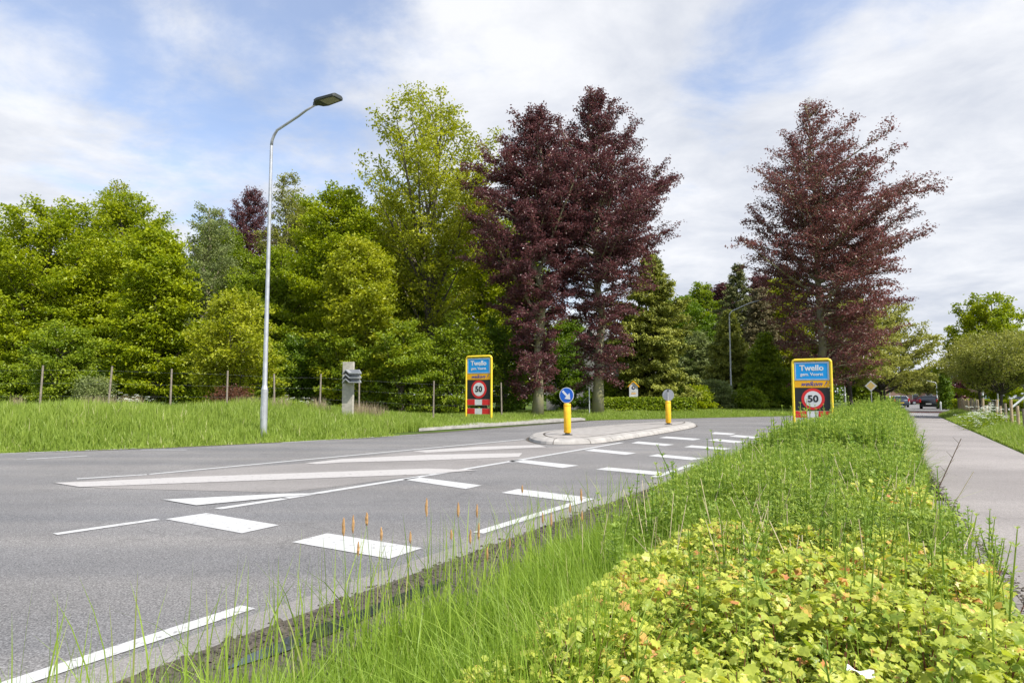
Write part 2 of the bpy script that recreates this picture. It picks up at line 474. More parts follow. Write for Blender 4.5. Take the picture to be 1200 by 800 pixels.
poly([(0, 0)] and c6([(150, 206), (225, 218), (1200, 182), (1345, 170), (1200, 166), (520, 190), (250, 203)]), PAINTW, .008, 'road_marking')
poly([(357, 543), (400, 538), (500, 533), (575, 531.5), (612, 531), (608, 535.5), (500, 539.5), (400, 542), (372, 544)], PAINTW, .008)
poly([(483, 528.5), (560, 523.5), (632, 521.5), (640, 524), (560, 527.5), (500, 530.5)], PAINTW, .008)
line((90, 561), (172, 556), .11); line((175, 555.6), (614, 514.6), .11)
# worn lighter asphalt inside the hatching
poly([(62, 566), (175, 556.5), (350, 543), (614, 515.5), (640, 524), (720, 519), (500, 556), (400, 569), (333, 577), (120, 572)], ASPHW, .003, 'road_wear')
line((0, 531.6), (160, 525.2), .1); line((165, 526.9), (219, 527), .09); line((31, 538), (102, 534), .1); line((330, 518.6), (442, 511.9), .1)
line((442, 511.9), (500, 508.6), .09)
# traffic island -----------------------------------------------------------
OUT = [(618, 513.5), (622, 518), (640, 521), (690, 520.5), (718, 517.5), (790, 505.5), (818, 500), (812, 497), (780, 497.2), (745, 498.5), (705, 502), (660, 506.5), (630, 510)]
ow = [Vector(unp(*p)) for p in OUT]
cen = sum(ow, Vector((0, 0))) / len(ow)


def inset(ps, d):
    n = len(ps); out = []
    ar = sum(ps[i].x * ps[(i + 1) % n].y - ps[(i + 1) % n].x * ps[i].y for i in range(n)); sg = 1 if ar > 0 else -1
    for i in range(n):
        a, b, c = ps[i - 1], ps[i], ps[(i + 1) % n]
        e1 = (b - a).normalized(); e2 = (c - b).normalized()
        nn = Vector((-e1.y - e2.y, e1.x + e2.x)).normalized() * sg
        out.append(b + nn * d)
    return out


def chaikin(ps):
    o = []
    for i in range(len(ps)):
        a, b = ps[i], ps[(i + 1) % len(ps)]; o += [a * .75 + b * .25, a * .25 + b * .75]
    return o


ow = chaikin(chaikin(ow))
sheet('island_dirt_line', inset(ow, -.07), SOIL, .006)
levels = [(0, .0), (.03, .07), (.12, .12), (.40, .14)]
vs = []; fs = []; n = len(ow)
for d, z in levels:
    vs += [(p.x, p.y, z) for p in inset(ow, d)]
for k in range(len(levels) - 1):
    fs += [(k * n + i, k * n + (i + 1) % n, (k + 1) * n + (i + 1) % n, (k + 1) * n + i) for i in range(n)]
o = MB().add(vs, fs).build('kerb', CONC2); o['kind'] = 'structure'
sheet('kerb_joint', inset(ow, .385), SOIL, .1385)
rings = [inset(ow, d) for d, z in ((-.004, 0), (.026, .074), (.118, .124), (.395, .1435))]; zz_ = (0.01, .0735, .1245, .1435)
acc = 0; jm = MB()
for i in range(n):
    a_, b_ = ow[i], ow[(i + 1) % n]; acc += (b_ - a_).length
    if acc > .95:
        acc = 0; tn_ = (b_ - a_).normalized() * .007
        q_ = [(rg[i].x + sg * tn_.x, rg[i].y + sg * tn_.y, zc_) for rg, zc_ in zip(rings, zz_) for sg in (-1, 1)]
        jm.add(q_, [(0, 1, 3, 2), (2, 3, 5, 4), (4, 5, 7, 6)])
o = jm.build('kerb_stone_joints', SOIL); o['kind'] = 'structure'
sheet('traffic_island', inset(ow, .46), CONC, .142)
# kerbed platform on the far side
kp = [(491, 505), (686, 492.3), (680, 491.2), (640, 492.3), (560, 497), (500, 502)]
sheet('kerb_platform', [unp(*p) for p in kp], CONC2, .0, .09)


# ------------------------------------------------------------------ vegetation helpers
def leaf_quads(P, Nrm, size, r, aspect=.55, fold=.18):
    n = len(P)
    Nrm = Nrm / np.linalg.norm(Nrm, axis=1, keepdims=True)
    a = r.normal(size=(n, 3)); a -= Nrm * (a * Nrm).sum(1, keepdims=True); a /= np.linalg.norm(a, axis=1, keepdims=True)
    b = np.cross(Nrm, a); s = size[:, None]
    v0 = P - a * s * .5; v2 = P + a * s * .5 - Nrm * s * .15
    v1 = P + b * s * aspect * .5 + Nrm * s * fold; v3 = P - b * s * aspect * .5 + Nrm * s * fold
    V = np.stack([v0, v1, v2, v3], 1).reshape(-1, 3)
    f = np.arange(n * 4).reshape(n, 4)
    return V, f


KINDS = {}


def K(name, **k): KINDS[name] = k


K('maple', prof=[(0, .6), (.15, .9), (.4, 1), (.7, .88), (.9, .55), (1, .15)], base=.06, e0=15, e1=60, bend=.05, nb=90, sec=.9, n=52000, leaf=.18, sig=.24, flat=.38, up=1.5, trunk=.02, twigs=False, en=11)
K('loose', prof=[(0, .6), (.3, .95), (.6, 1), (.85, .65), (1, .15)], base=.12, e0=25, e1=62, bend=.0, nb=48, sec=.9, n=17000, leaf=.15, sig=.19, flat=.5, up=1.1, trunk=.016, twigs=True, en=12, tip=.5)
K('ash', prof=[(0, .35), (.3, .8), (.55, 1), (.78, .92), (.9, .6), (1, .2)], base=.25, e0=35, e1=66, bend=.08, nb=52, sec=.62, n=25000, leaf=.19, sig=.27, flat=.45, up=1.0, trunk=.016, twigs=True, en=10, tip=.45)
K('beech', prof=[(0, .30), (.12, .42), (.3, .58), (.45, .8), (.6, 1), (.73, .86), (.85, .52), (.93, .24), (1, .05)], base=.10, e0=5, e1=52, bend=.12, droop=.30, nb=160, sec=1.25, n=95000, leaf=.135, sig=.14, flat=.6, up=1.3, zn=.30, trunk=.017, twigs=True, en=12)
K('beech_tier', prof=[(0, .42), (.1, .66), (.25, .88), (.4, 1), (.68, .95), (.8, .62), (.9, .27), (1, .06)], base=.10, e0=6, e1=46, bend=.08, droop=.15, nb=150, sec=1.15, n=84000, leaf=.16, sig=.17, flat=.55, up=1.4, zn=.34, trunk=.014, twigs=True, en=12)
K('conifer', prof=[(0, .9), (.15, 1), (.4, .92), (.65, .68), (.85, .36), (1, .05)], base=.02, e0=-12, e1=35, bend=-.12, nb=150, sec=1.8, n=40000, leaf=.26, sig=.10, flat=.8, up=.7, trunk=.014, twigs=False, asp=.35, en=9, var=.2)
K('shrub', prof=[(0, .75), (.3, 1), (.6, .95), (.85, .65), (1, .3)], base=.03, e0=20, e1=60, bend=.0, nb=42, sec=1.3, n=16000, leaf=.13, sig=.16, flat=.5, up=1.3, trunk=.02, twigs=False, en=14, var=.3)
K('oak', prof=[(0, .8), (.15, 1), (.5, 1), (.8, .75), (.93, .5), (1, .25)], base=.25, e0=15, e1=55, bend=.05, nb=60, sec=.7, n=28000, leaf=.2, sig=.24, flat=.4, up=1.2, trunk=.022, twigs=True, en=12, var=.25, tip=.6)


def make_tree(name, label, px, D, top, wpx, kind, leafm, bark=BARK, seed=1, group=None, leafn=1.0, cat='tree', rise=None, leafsize=None, bottom=None, lean=0, trunk_mul=1, base=None, off=0, bare=0):
    k = dict(KINDS[kind]); r = np.random.default_rng(seed); rd = random.Random(seed)
    x, y = at(px, D); g = gz(x, y)
    H = zat(top, D) - g; R = wpx / 2 * D / F
    if base is not None: k['base'] = base
    root = empty(name, (x, y, g - .05), 0, label=label, cat=cat, group=group)
    tr = max(.04, k['trunk'] * H * trunk_mul)
    NT = 10; wob = [(rd.gauss(0, .012) * H, rd.gauss(0, .012) * H) for _ in range(NT + 1)]
    wob[0] = (0, 0)
    tp = [(wob[i][0] * min(1, i / 3) + lean * i / NT, wob[i][1] * min(1, i / 3), H * .97 * i / NT) for i in range(NT + 1)]
    tr_r = [tr * (1.25 if i == 0 else 1) * (1 - .93 * (i / NT) ** .9) + .012 for i in range(NT + 1)]
    tm = MB(); tm.tube(tp, tr_r, 10)

    def tpos(f):
        f = min(.999, max(0, f)) * NT; i = int(f); w = f - i
        a, b = tp[i], tp[i + 1]; return np.array([a[j] * (1 - w) + b[j] * w for j in range(3)])
    ps = [p[0] for p in k['prof']]; pr = [p[1] for p in k['prof']]
    T0 = []; T1 = []; az = rd.random() * 6.28; ph = rd.random() * 6
    nb = k['nb']
    for i in range(nb):
        u = (i + rd.random() * .8) / nb
        t = k['base'] + (1 - k['base']) * u ** .85
        q = (t - k['base']) / (1 - k['base'])
        az += 2.4 + rd.gauss(0, .35)
        e = R_(k['e0'] + (k['e1'] - k['e0']) * q ** 1.2 + rd.gauss(0, k.get('en', 8)))
        ez = H * (k['base'] + (.985 - k['base']) * q)
        rx = R * float(np.interp(q, ps, pr)) * (.42 + .58 * rd.random() ** .6) * (.86 + .16 * math.sin(2 * az + 6 * q + ph) + .12 * math.sin(5 * az - 11 * q + ph * 2) + rd.gauss(0, .05)) + .15
        z0 = max(k['base'] * H * .55, ez - rx * math.tan(max(-.3, min(1.35, e))))
        z0 = min(z0, H * .93)
        p0 = tpos(z0 / (H * .97)); tgt = np.array([rx * math.cos(az) + off * R * float(np.interp(q, ps, pr)), rx * math.sin(az), ez])
        dv = tgt - p0; L = float(np.linalg.norm(dv)); d = dv / L; side = np.array([-math.sin(az), math.cos(az), 0])
        cur = rd.gauss(0, .10)
        bq = k['bend'] * q - k.get('droop', 0) * (1 - q) ** 2
        bp = lambda w: p0 + d * L * w + side * cur * L * w * w + np.array([0, 0, bq * L * w * w])
        br = min(tr * .45, .02 + L * .013)
        tm.tube([bp(w) for w in (0, .25, .5, .75, 1)], [br, br * .8, br * .6, br * .35, .006], 5, False)
        ns = max(4, int(L * k['sec'] * 2.2))
        for j in range(ns):
            w = .15 + .85 * (j + rd.random()) / ns
            a = bp(w); sgn = 1 if j % 2 else -1
            an = R_(rd.uniform(30, 70)) * sgn
            dd = d * math.cos(an) + side * math.sin(an) + np.array([0, 0, rd.gauss(.05, k.get('zn', .16)) + bq * w])
            dd /= np.linalg.norm(dd)
            l = (L * (.42 * (1 - w) + .14)) * rd.uniform(.6, 1.2) + .15
            b = a + dd * l; T0.append(a); T1.append(b)
            if k['twigs'] and l > .3: tm.tube([a, (a + b) / 2 + np.array([0, 0, .03 * l]), b], [.012 + .006 * l, .01, .004], 3, False)
        T0.append(bp(.7)); T1.append(bp(1.04))
    for i in range(bare):       # leafless twigs at the very top
        a = tpos(.86 + .13 * rd.random()); q_ = rd.random() * 6.28; l = R * rd.uniform(.1, .24); b = a + np.array([math.cos(q_) * l * .6, math.sin(q_) * l * .6, l * 1.1])
        tm.tube([a, (a + b) / 2, b], [.022, .016, .008], 3, False)
        for _ in range(4):
            c_ = a + (b - a) * rd.uniform(.4, 1); tm.tube([c_, c_ + np.array([rd.gauss(0, .25), rd.gauss(0, .25), rd.uniform(.1, .4)])], [.010, .005], 3, False)
    tm.build('trunk', bark, root, 'all')
    T0 = np.array(T0); T1 = np.array(T1); ln = np.linalg.norm(T1 - T0, axis=1) + .1
    n = int(k['n'] * leafn); idx = r.choice(len(T0), n, p=ln / ln.sum())
    u = r.random(n) ** k.get('tip', .8)
    P = T0[idx] * (1 - u[:, None]) + T1[idx] * u[:, None]
    sg = k['sig']; P = P + r.normal(size=(n, 3)) * np.array([sg, sg, sg * k['flat']])
    P[:, 2] = np.maximum(P[:, 2], .1)
    Nm = r.normal(size=(n, 3)) + np.array([0, 0, k['up']])
    sz = (leafsize or k['leaf']) * (.6 + .7 * r.random(n))
    V, f = leaf_quads(P, Nm, sz, r, k.get('asp', .6))
    tw = r.random(len(T0)); tint = np.clip(tw[idx] * .55 + r.random(n) * .5 - .03, 0, 1)
    raw_mesh('crown', V, [f], leafm, root, np.repeat(tint, 4))
    return root


def blades(name, x, y, z, h, w, m, seed, lean=.35, levels=3, label=None, cat=None, tintr=(0, 1), tint=None):
    r = np.random.default_rng(seed); n = len(x)
    an = r.random(n) * 2 * PI; bd = np.abs(r.normal(0, lean, n)) * h; hd = r.random(n) * 2 * PI
    cx, cy = np.cos(an) * w * .5, np.sin(an) * w * .5
    V = []
    for l in range(levels):
        u = l / levels; wd = 1 - .75 * u ** 1.5
        px_ = x + np.cos(hd) * bd * u ** 2; py_ = y + np.sin(hd) * bd * u ** 2; pz = z + h * u - bd * .3 * u ** 2
        V.append(np.stack([px_ - cx * wd, py_ - cy * wd, pz], 1)); V.append(np.stack([px_ + cx * wd, py_ + cy * wd, pz], 1))
    V.append(np.stack([x + np.cos(hd) * bd, y + np.sin(hd) * bd, z + h - bd * .3], 1))
    nv = 2 * levels + 1
    A = np.stack(V, 1).reshape(-1, 3); o = (np.arange(n) * nv)[:, None]
    fs = []
    for l in range(levels - 1):
        fs.append(np.array([[2 * l, 2 * l + 1, 2 * l + 3, 2 * l + 2]]) + o)
    fs.append(np.array([[2 * levels - 2, 2 * levels - 1, 2 * levels]]) + o)
    if tint is None: tint = tintr[0] + (tintr[1] - tintr[0]) * r.random(n)
    ob = raw_mesh(name, A, fs, m, None, np.repeat(tint, nv))
    tag(ob, label, cat, kind='stuff'); return ob


def vnoise(x, y, sc_, seed):
    """cheap smooth value noise"""
    r = np.random.default_rng(seed); G = r.random((64, 64)); X = (x / sc_) % 63; Y = (y / sc_) % 63
    i = X.astype(int); j = Y.astype(int); fx = X - i; fy = Y - j; fx = fx * fx * (3 - 2 * fx); fy = fy * fy * (3 - 2 * fy)
    return (G[i, j] * (1 - fx) + G[i + 1, j] * fx) * (1 - fy) + (G[i, j + 1] * (1 - fx) + G[i + 1, j + 1] * fx) * fy


GRASS = leafmat('grass_blade', (.15, .26, .022), (.34, .46, .07), .4, .5, (.55, .50, .22))
GRASSF = leafmat('far_grass_blade', (.17, .26, .03), (.36, .45, .085), .4, .5, (.55, .52, .26))
L_BRI = leafmat('bright_maple_leaf', (.15, .225, .006), (.46, .50, .016))
L_YG = leafmat('yellow_green_leaf', (.20, .25, .008), (.47, .48, .035))
L_MID = leafmat('mid_green_leaf', (.11, .18, .010), (.34, .41, .026))
L_DRK = leafmat('dark_green_leaf', (0.090, 0.166, 0.013), (0.205, 0.294, 0.023))
L_ASH = leafmat('ash_leaf', (.23, .27, .012), (.52, .53, .05))
L_OLV = leafmat('olive_leaf', (0.179, 0.205, 0.032), (0.384, 0.384, 0.090))
L_GRY = leafmat('grey_green_leaf', (0.154, 0.205, 0.064), (0.320, 0.358, 0.128))
L_PUR = leafmat('copper_beech_leaf', (.070, .028, .030), (.20, .075, .078), .28, .36, (0.372, 0.200, 0.143), .5)
L_PUR2 = leafmat('reddish_beech_leaf', (.095, .045, .030), (.27, .100, .098), .3, .34, (0.458, 0.272, 0.200), .55)
L_CON = leafmat('gold_thuja_leaf', (.08, .11, .012), (.42, .43, .07), .2, .6)
L_CON2 = leafmat('dark_spruce_leaf', (0.057, 0.086, 0.021), (0.230, 0.230, 0.069), .15, .6)
L_OLK = leafmat('young_oak_leaf', (0.230, 0.241, 0.040), (0.437, 0.437, 0.115))

# ------------------------------------------------------------------ trees
wood = 'woodland trees behind the wire fence'
make_tree('maple_tree', 'broad bright green maple filling the left edge of the photo', 45, 38, 232, 200, 'maple', L_BRI, seed=1, group=wood, leafn=1.3)
make_tree('maple_tree', 'dense maple crown with a thin sparse top right of the leftmost maple', 135, 42, 222, 150, 'maple', L_BRI, seed=2, group=wood, leafn=1.1)
make_tree('tree', 'thin sparse yellow green treetop rising out of the left maples', 128, 46, 206, 70, 'loose', L_YG, seed=3, group=wood, leafn=.6)
make_tree('maple_tree', 'rounded light green maple leaning over the dark gap in the left wood', 180, 34, 268, 105, 'maple', L_BRI, seed=4, group=wood, leafn=.9)
make_tree('cherry_bush', 'small light green bush in front of the leftmost maple', 72, 29.5, 378, 92, 'shrub', L_MID, seed=5, group='bushes along the wire fence', cat='bush', leafn=1.0)
make_tree('birch_tree', 'grey green birch with pale stem left of the tall street lamp', 238, 44, 236, 88, 'loose', L_GRY, BARKB, seed=6, group=wood, leafn=.9)
make_tree('copper_beech', 'dark purple beech showing behind the birch on the left', 288, 56, 218, 105, 'beech', L_PUR, BARKD, seed=7, group=wood, leafn=.6)
make_tree('maple_sapling', 'yellow green young tree left of the street lamp foot', 272, 30.5, 340, 128, 'loose', L_YG, seed=8, group=wood, leafn=1.1, base=.05)
make_tree('tree', 'slim olive green tree with an open top behind the lamp post', 332, 48, 198, 62, 'loose', L_OLV, seed=9, group=wood, leafn=.7)
make_tree('maple_tree', 'vivid green maple between street lamp and tall ash', 395, 40, 214, 150, 'maple', L_BRI, seed=10, group=wood, leafn=1.3)
make_tree('maple_tree', 'lower bright green maple in front of the vivid green one', 420, 36, 280, 130, 'maple', L_YG, seed=11, group=wood, leafn=.9)
make_tree('ash_tree', 'tall airy ash with yellow green leaves, highest of the left trees', 502, 41, 106, 190, 'ash', L_ASH, seed=12, group=wood, leafn=1.25, trunk_mul=1.1)
make_tree('tree', 'green tree filling the space between ash and copper beeches', 565, 50, 225, 110, 'maple', L_BRI, seed=13, group=wood, leafn=.8)
make_tree('tree', 'mid green tree low behind the ash trunk', 480, 46, 270, 130, 'maple', L_MID, seed=14, group=wood, leafn=.8)
make_tree('tree', 'dark green tree closing the wood behind the lamp post', 320, 44, 290, 120, 'maple', L_MID, seed=15, group=wood, leafn=.7)
make_tree('tree', 'shaded green tree in the dark gap of the left wood', 215, 48, 300, 110, 'maple', L_DRK, seed=16, group=wood, leafn=.8)
make_tree('tree', 'bright green maple mostly cut off by the left photo edge', -60, 40, 235, 170, 'maple', L_BRI, seed=17, group=wood, leafn=.9)
make_tree('tree', 'mid green tree filling the gap beside the purple beech', 252, 52, 258, 110, 'maple', L_MID, seed=18, group=wood, leafn=.8)
make_tree('tree', 'olive green tree just right behind the lamp post', 350, 50, 232, 100, 'maple', L_OLV, seed=19, group=wood, leafn=.8)
make_tree('tree', 'bright tree between the ash and the vivid green maple', 455, 50, 228, 120, 'maple', L_BRI, seed=20, group=wood, leafn=.9)
make_tree('tree', 'leafy tree filling behind the front left copper beech', 610, 55, 250, 110, 'maple', L_MID, seed=25, group=wood, leafn=.8)
make_tree('tree', 'dark green tree seen low between the two roadside copper beech trunks', 668, 56, 372, 90, 'maple', L_DRK, seed=26, group=wood, leafn=.8)
# bushes behind the fence
bl = ['dark green bush below the vivid maple', 'glossy green bush behind the chevron post', 'dense green bush left of the first town sign', 'dense bush behind the town sign on the far side',
      'dark bush left of the front copper beech trunk', 'green bush under the maple sapling', 'dark bush behind the fence left of the lamp', 'dark bush under the leftmost maple', 'green bush at the left photo edge',
      'dark bush between the two copper beech trunks', 'leafy bush right behind the lamp post foot']
for i, (px, D, top, w, m_) in enumerate([(352, 33, 392, 90, L_DRK), (408, 32, 372, 95, L_MID), (470, 32, 372, 110, L_MID), (535, 33, 368, 110, L_MID), (592, 36, 372, 100, L_DRK),
                                         (228, 34, 400, 70, L_MID), (150, 32, 425, 90, L_DRK), (115, 33, 420, 60, L_MID), (8, 31, 425, 80, L_MID), (664, 44, 395, 70, L_DRK), (312, 31, 398, 50, L_MID)]):
    make_tree('bush', bl[i], px, D + 3.5, top, w, 'shrub', m_, seed=30 + i, group='bushes along the wire fence', cat='bush', leafn=1.0, leafsize=.15)
make_tree('willow_bush', 'small silvery grey bush behind the second fence post', 110, 28.5, 440, 40, 'shrub', L_GRY, seed=45, cat='bush', leafn=.3, leafsize=.09)
make_tree('red_shrub', 'low reddish shrub behind the fence left of the lamp', 272, 28.5, 452, 40, 'shrub', leafmat('red_brown_leaf', (.10, .05, .03), (.22, .09, .05)), seed=46, cat='bush', leafn=.2, leafsize=.09)
# copper beeches
make_tree('copper_beech', 'front left copper beech on a short lichened trunk beside the town sign', 630, 36.5, 122, 168, 'beech', L_PUR, BARKB, seed=51, group='roadside copper beeches', leafn=.95, base=.08, trunk_mul=.95, off=-.10)
make_tree('copper_beech', 'copper beech with pointed top right behind the blue arrow bollard', 700, 38.5, 101, 205, 'beech', L_PUR, BARKB, seed=57, group='roadside copper beeches', leafn=1.05, base=.10, trunk_mul=.95, off=.08)
make_tree('copper_beech', 'freestanding reddish beech with bare twig tip behind the near town sign', 962, 47, 112, 246, 'beech_tier', L_PUR2, BARKB, seed=53, group='roadside copper beeches', leafn=1.15, base=.10, off=.12, bare=9)
# conifers and garden behind
make_tree('thuja_tree', 'broad golden green conifer right of the copper beeches', 764, 47, 294, 118, 'conifer', L_CON, BARKD, seed=60, leafn=1.9)
make_tree('thuja_tree', 'golden conifer just behind the second street lamp', 856, 56, 362, 62, 'conifer', L_CON, BARKD, seed=61, leafn=.9)
make_tree('spruce_tree', 'tall dark spruce behind the golden conifer', 868, 64, 306, 72, 'conifer', L_CON2, BARKD, seed=62, leafn=.9)
make_tree('spruce_tree', 'brownish spruce right of the second street lamp', 893, 60, 335, 64, 'conifer', leafmat('brown_spruce_leaf', (.08, .08, .03), (.26, .21, .10), .15, .6), BARKD, seed=63, leafn=.8)
make_tree('larch_tree', 'small fresh green larch left of the near town sign', 898, 53, 388, 66, 'conifer', L_MID, BARKD, seed=64, leafn=.6)
make_tree('tree', 'green tree left of the dark spruce beyond the garden', 825, 78, 328, 62, 'loose', L_MID, seed=65, leafn=1.2, leafsize=.25)
make_tree('copper_beech', 'distant purple tree between green tree and spruce', 850, 82, 330, 56, 'maple', L_PUR, seed=66, leafn=.6, leafsize=.25)
make_tree('copper_beech', 'distant purple tree top right of the dark spruce', 896, 78, 318, 60, 'maple', L_PUR, seed=67, leafn=.6, leafsize=.25)
make_tree('tree', 'yellow green tree behind the freestanding beech', 925, 66, 318, 70, 'maple', L_YG, seed=68, leafn=.8, leafsize=.22)
make_tree('tree', 'grey green tree behind the garden hedge', 818, 62, 388, 50, 'shrub', L_GRY, seed=69, leafn=1.0, leafsize=.2)
make_tree('tree', 'dark tree beyond the golden conifers', 800, 75, 345, 100, 'maple', L_DRK, seed=70, leafn=.8, leafsize=.25)
hl = ['clipped bush right of the house shaped board', 'yellow green bush left of the house shaped board', 'round green bush left of the second lamp', 'pale flowering bush by the second lamp', 'low bush right of the second lamp', 'dark bush under the freestanding beech', 'bush behind the back bollard']
for i, (px, D, top, w, m_) in enumerate([(772, 48, 448, 34, L_MID), (710, 48, 440, 40, L_MID), (812, 47, 452, 50, L_BRI), (838, 50, 444, 45, L_GRY), (878, 50, 455, 40, L_MID), (925, 53, 432, 60, L_DRK), (790, 46, 452, 36, L_DRK)]):
    make_tree('garden_bush', hl[i], px, D, top, w, 'shrub', m_, seed=80 + i, group='garden bushes behind the road', cat='bush', leafn=.6, leafsize=.16)
# avenue on the right
make_tree('oak_tree', 'oak with olive young leaves and straight trunk behind the freestanding beech', 996, 58, 345, 120, 'oak', L_OLK, BARKD, seed=90, leafn=1.0, group='avenue trees', leafsize=.22)
make_tree('oak_tree', 'spreading oak whose long limbs reach over the far road', 1034, 68, 352, 140, 'oak', L_OLK, BARKD, seed=191, leafn=.9, group='avenue trees', leafsize=.25, trunk_mul=1.3)
make_tree('tree', 'green understory behind the avenue oaks', 1012, 75, 420, 60, 'shrub', L_MID, seed=92, leafn=.7, leafsize=.25)
make_tree('linden_tree', 'bright green tree at the right behind the crab apple', 1165, 50, 342, 110, 'loose', L_BRI, seed=93, leafn=1.6, leafsize=.2)
make_tree('crab_apple_tree', 'olive crab apple with tangled twigs inside the paling fence', 1172, 36, 386, 140, 'loose', L_OLV, BARKD, seed=94, leafn=1.1, leafsize=.12, base=.5)
make_tree('crab_apple_tree', 'second olive tree left behind the crab apple', 1148, 46, 396, 84, 'loose', L_OLV, BARKD, seed=95, leafn=.8, leafsize=.14, base=.5)
make_tree('crab_apple_tree', 'olive tree cut off by the right photo edge', 1235, 40, 385, 120, 'oak', L_OLV, BARKD, seed=96, leafn=.6, leafsize=.13, base=.5)
make_tree('ivy_tree', 'slim ivy covered tree beside the far road bollard', 1108, 68, 432, 14, 'conifer', L_DRK, BARKD, seed=97, leafn=.25, leafsize=.2)
make_tree('purple_plum_tree', 'small round purple leaved tree beyond the paling fence', 1122, 76, 442, 30, 'shrub', L_PUR, BARKD, seed=98, leafn=.6, leafsize=.25)
for i, (px, D, top, w) in enumerate([(1062, 125, 436, 38), (1088, 120, 437, 36), (1078, 150, 440, 30), (1103, 140, 446, 26)]):
    make_tree('pollard_tree', ['round crowned far street tree left above the parked car', 'round crowned far street tree above the black car', 'far street tree between the two round crowned ones', 'far street tree rightmost of the row by the houses'][i],
              px, D, top, w, 'oak', L_OLK, BARK, seed=100 + i, base=.5, group='far street trees', leafn=.3, leafsize=.4)

# far-off wood closing the horizon
rr = np.random.default_rng(9)
def treeline(name, label, pxs, D, tops, seed, m_, n):
    r = np.random.default_rng(seed); px = r.uniform(pxs[0], pxs[1], n)
    x = (px - 600) / F * D + 0; yy = D + r.uniform(0, 6, n); x = x * yy / D
    top = zat(tops, D) * (.8 + .25 * vnoise(px + 500, px * 0 + 3, 14, seed))
    z = r.random(n) ** .7 * top
    V, f = leaf_quads(np.stack([x, yy, z], 1), r.normal(size=(n, 3)) + [0, 0, .5], .5 * (.6 + .8 * r.random(n)), r, .7)
    o = raw_mesh(name, V, [f], m_, None, np.repeat(r.random(n), 4)); tag(o, label, 'woodland', kind='stuff')
treeline('far_wood', 'dark wood behind the left trees', (-150, 620), 62, 285, 1, L_DRK, 42000)
treeline('far_wood', 'dark wood behind the garden conifers', (600, 1020), 95, 400, 2, L_DRK, 20000)
treeline('far_wood', 'trees on the horizon at the end of the road', (1000, 1400), 210, 445, 3, L_MID, 9000)

# ------------------------------------------------------------------ grass
def in_st(n, s0, s1, t0, t1, seed, pw=1.0):
    r = np.random.default_rng(seed); s = s0 + (s1 - s0) * r.random(n) ** pw; t = t0 + (t1 - t0) * r.random(n)
    return s, t, r
# far verge
n = 210000
r = np.random.default_rng(21); s = r.uniform(-14, 46, n); d = .05 + 11.5 * r.random(n) ** 1.3
t = np.interp(s, FEs, FEt) - d; x = s * DX + t * NX; y = s * DY + t * NY
ok = (y > 10) & (np.abs(x / y) < .85) & ~((d < 1.25) & (s > 16.5) & (s < 31.5)); x, y, d, s = x[ok], y[ok], d[ok], s[ok]
cl = vnoise(x + 100, y + 100, .7, 3) * .6 + vnoise(x + 100, y + 100, 3, 4) * .6
h = (.08 + .34 * smooth(d / 1.8)) * (.25 + 1.1 * cl) * (.65 + .6 * r.random(len(x))) * np.where(s > 22, .55, 1)
blades('grass', x, y, gz_np(x, y) - .03, h, .028 * (.6 + .6 * r.random(len(x))), GRASSF, 22, .4, 2, 'tall unmown grass on the far verge below the wood', 'grass',
       tint=np.clip(r.random(len(x)) * .55 + .35 * cl + np.where(r.random(len(x)) < .04, .5, 0) - .05, 0, 1))
# garden verge further right
n = 30000
r = np.random.default_rng(23); s = r.uniform(44, 80, n); d = .1 + 10 * r.random(n); t = np.interp(s, FEs, FEt) - d; x = s * DX + t * NX; y = s * DY + t * NY
blades('grass', x, y, gz_np(x, y) - .03, .2 * (.5 + r.random(n)), .05 + .02 * r.random(n), GRASSF, 24, .4, 1, 'mown grass strip in front of the garden hedge', 'grass')
# near verge
n = 62000
r = np.random.default_rng(25); s = -1 + 13 * r.random(n) ** 1.25; t = -2.62 + 1.75 * r.random(n) ** .8
e = vnoise(s + 50, t + 50, .35, 7)
ok = (r.random(n) < .12 + .88 * smooth((t + 2.6) / .4 + e - .5)) & (s * DY + t * NY > .9); s, t, e = s[ok], t[ok], e[ok]; x = s * DX + t * NX; y = s * DY + t * NY
h = (.12 + .38 * smooth((t + 2.55) / 1.1)) * (.3 + .9 * e + .45 * r.random(len(x)))
tint = np.clip(r.random(len(x)) * .6 + .35 * e + np.where(r.random(len(x)) < .03, .5, 0) - .05, 0, 1)
blades('grass', x, y, x * 0 - .03, h, .0055 * (.6 + .8 * r.random(len(x))), GRASS, 26, .45, 4, 'long bright grass between the near road edge and the bushes', 'grass', tint=tint)
n = 60000
s, t, r = in_st(n, 9, 46, -2.95, .1, 27, 1.5); t = np.minimum(t, np.interp(s, PLs, PLt) - .05); x = s * DX + t * NX; y = s * DY + t * NY; e = vnoise(s + 50, t + 50, .5, 7)
h = (.1 + .45 * smooth((t + 3.05) / 1.0)) * (.5 + .6 * e + .3 * r.random(n))
blades('grass', x, y, gz_np(x, y) * 0 - .03, h, .013 * (.6 + .8 * r.random(n)), GRASS, 28, .4, 2, 'grass of the near verge further along the road', 'grass')
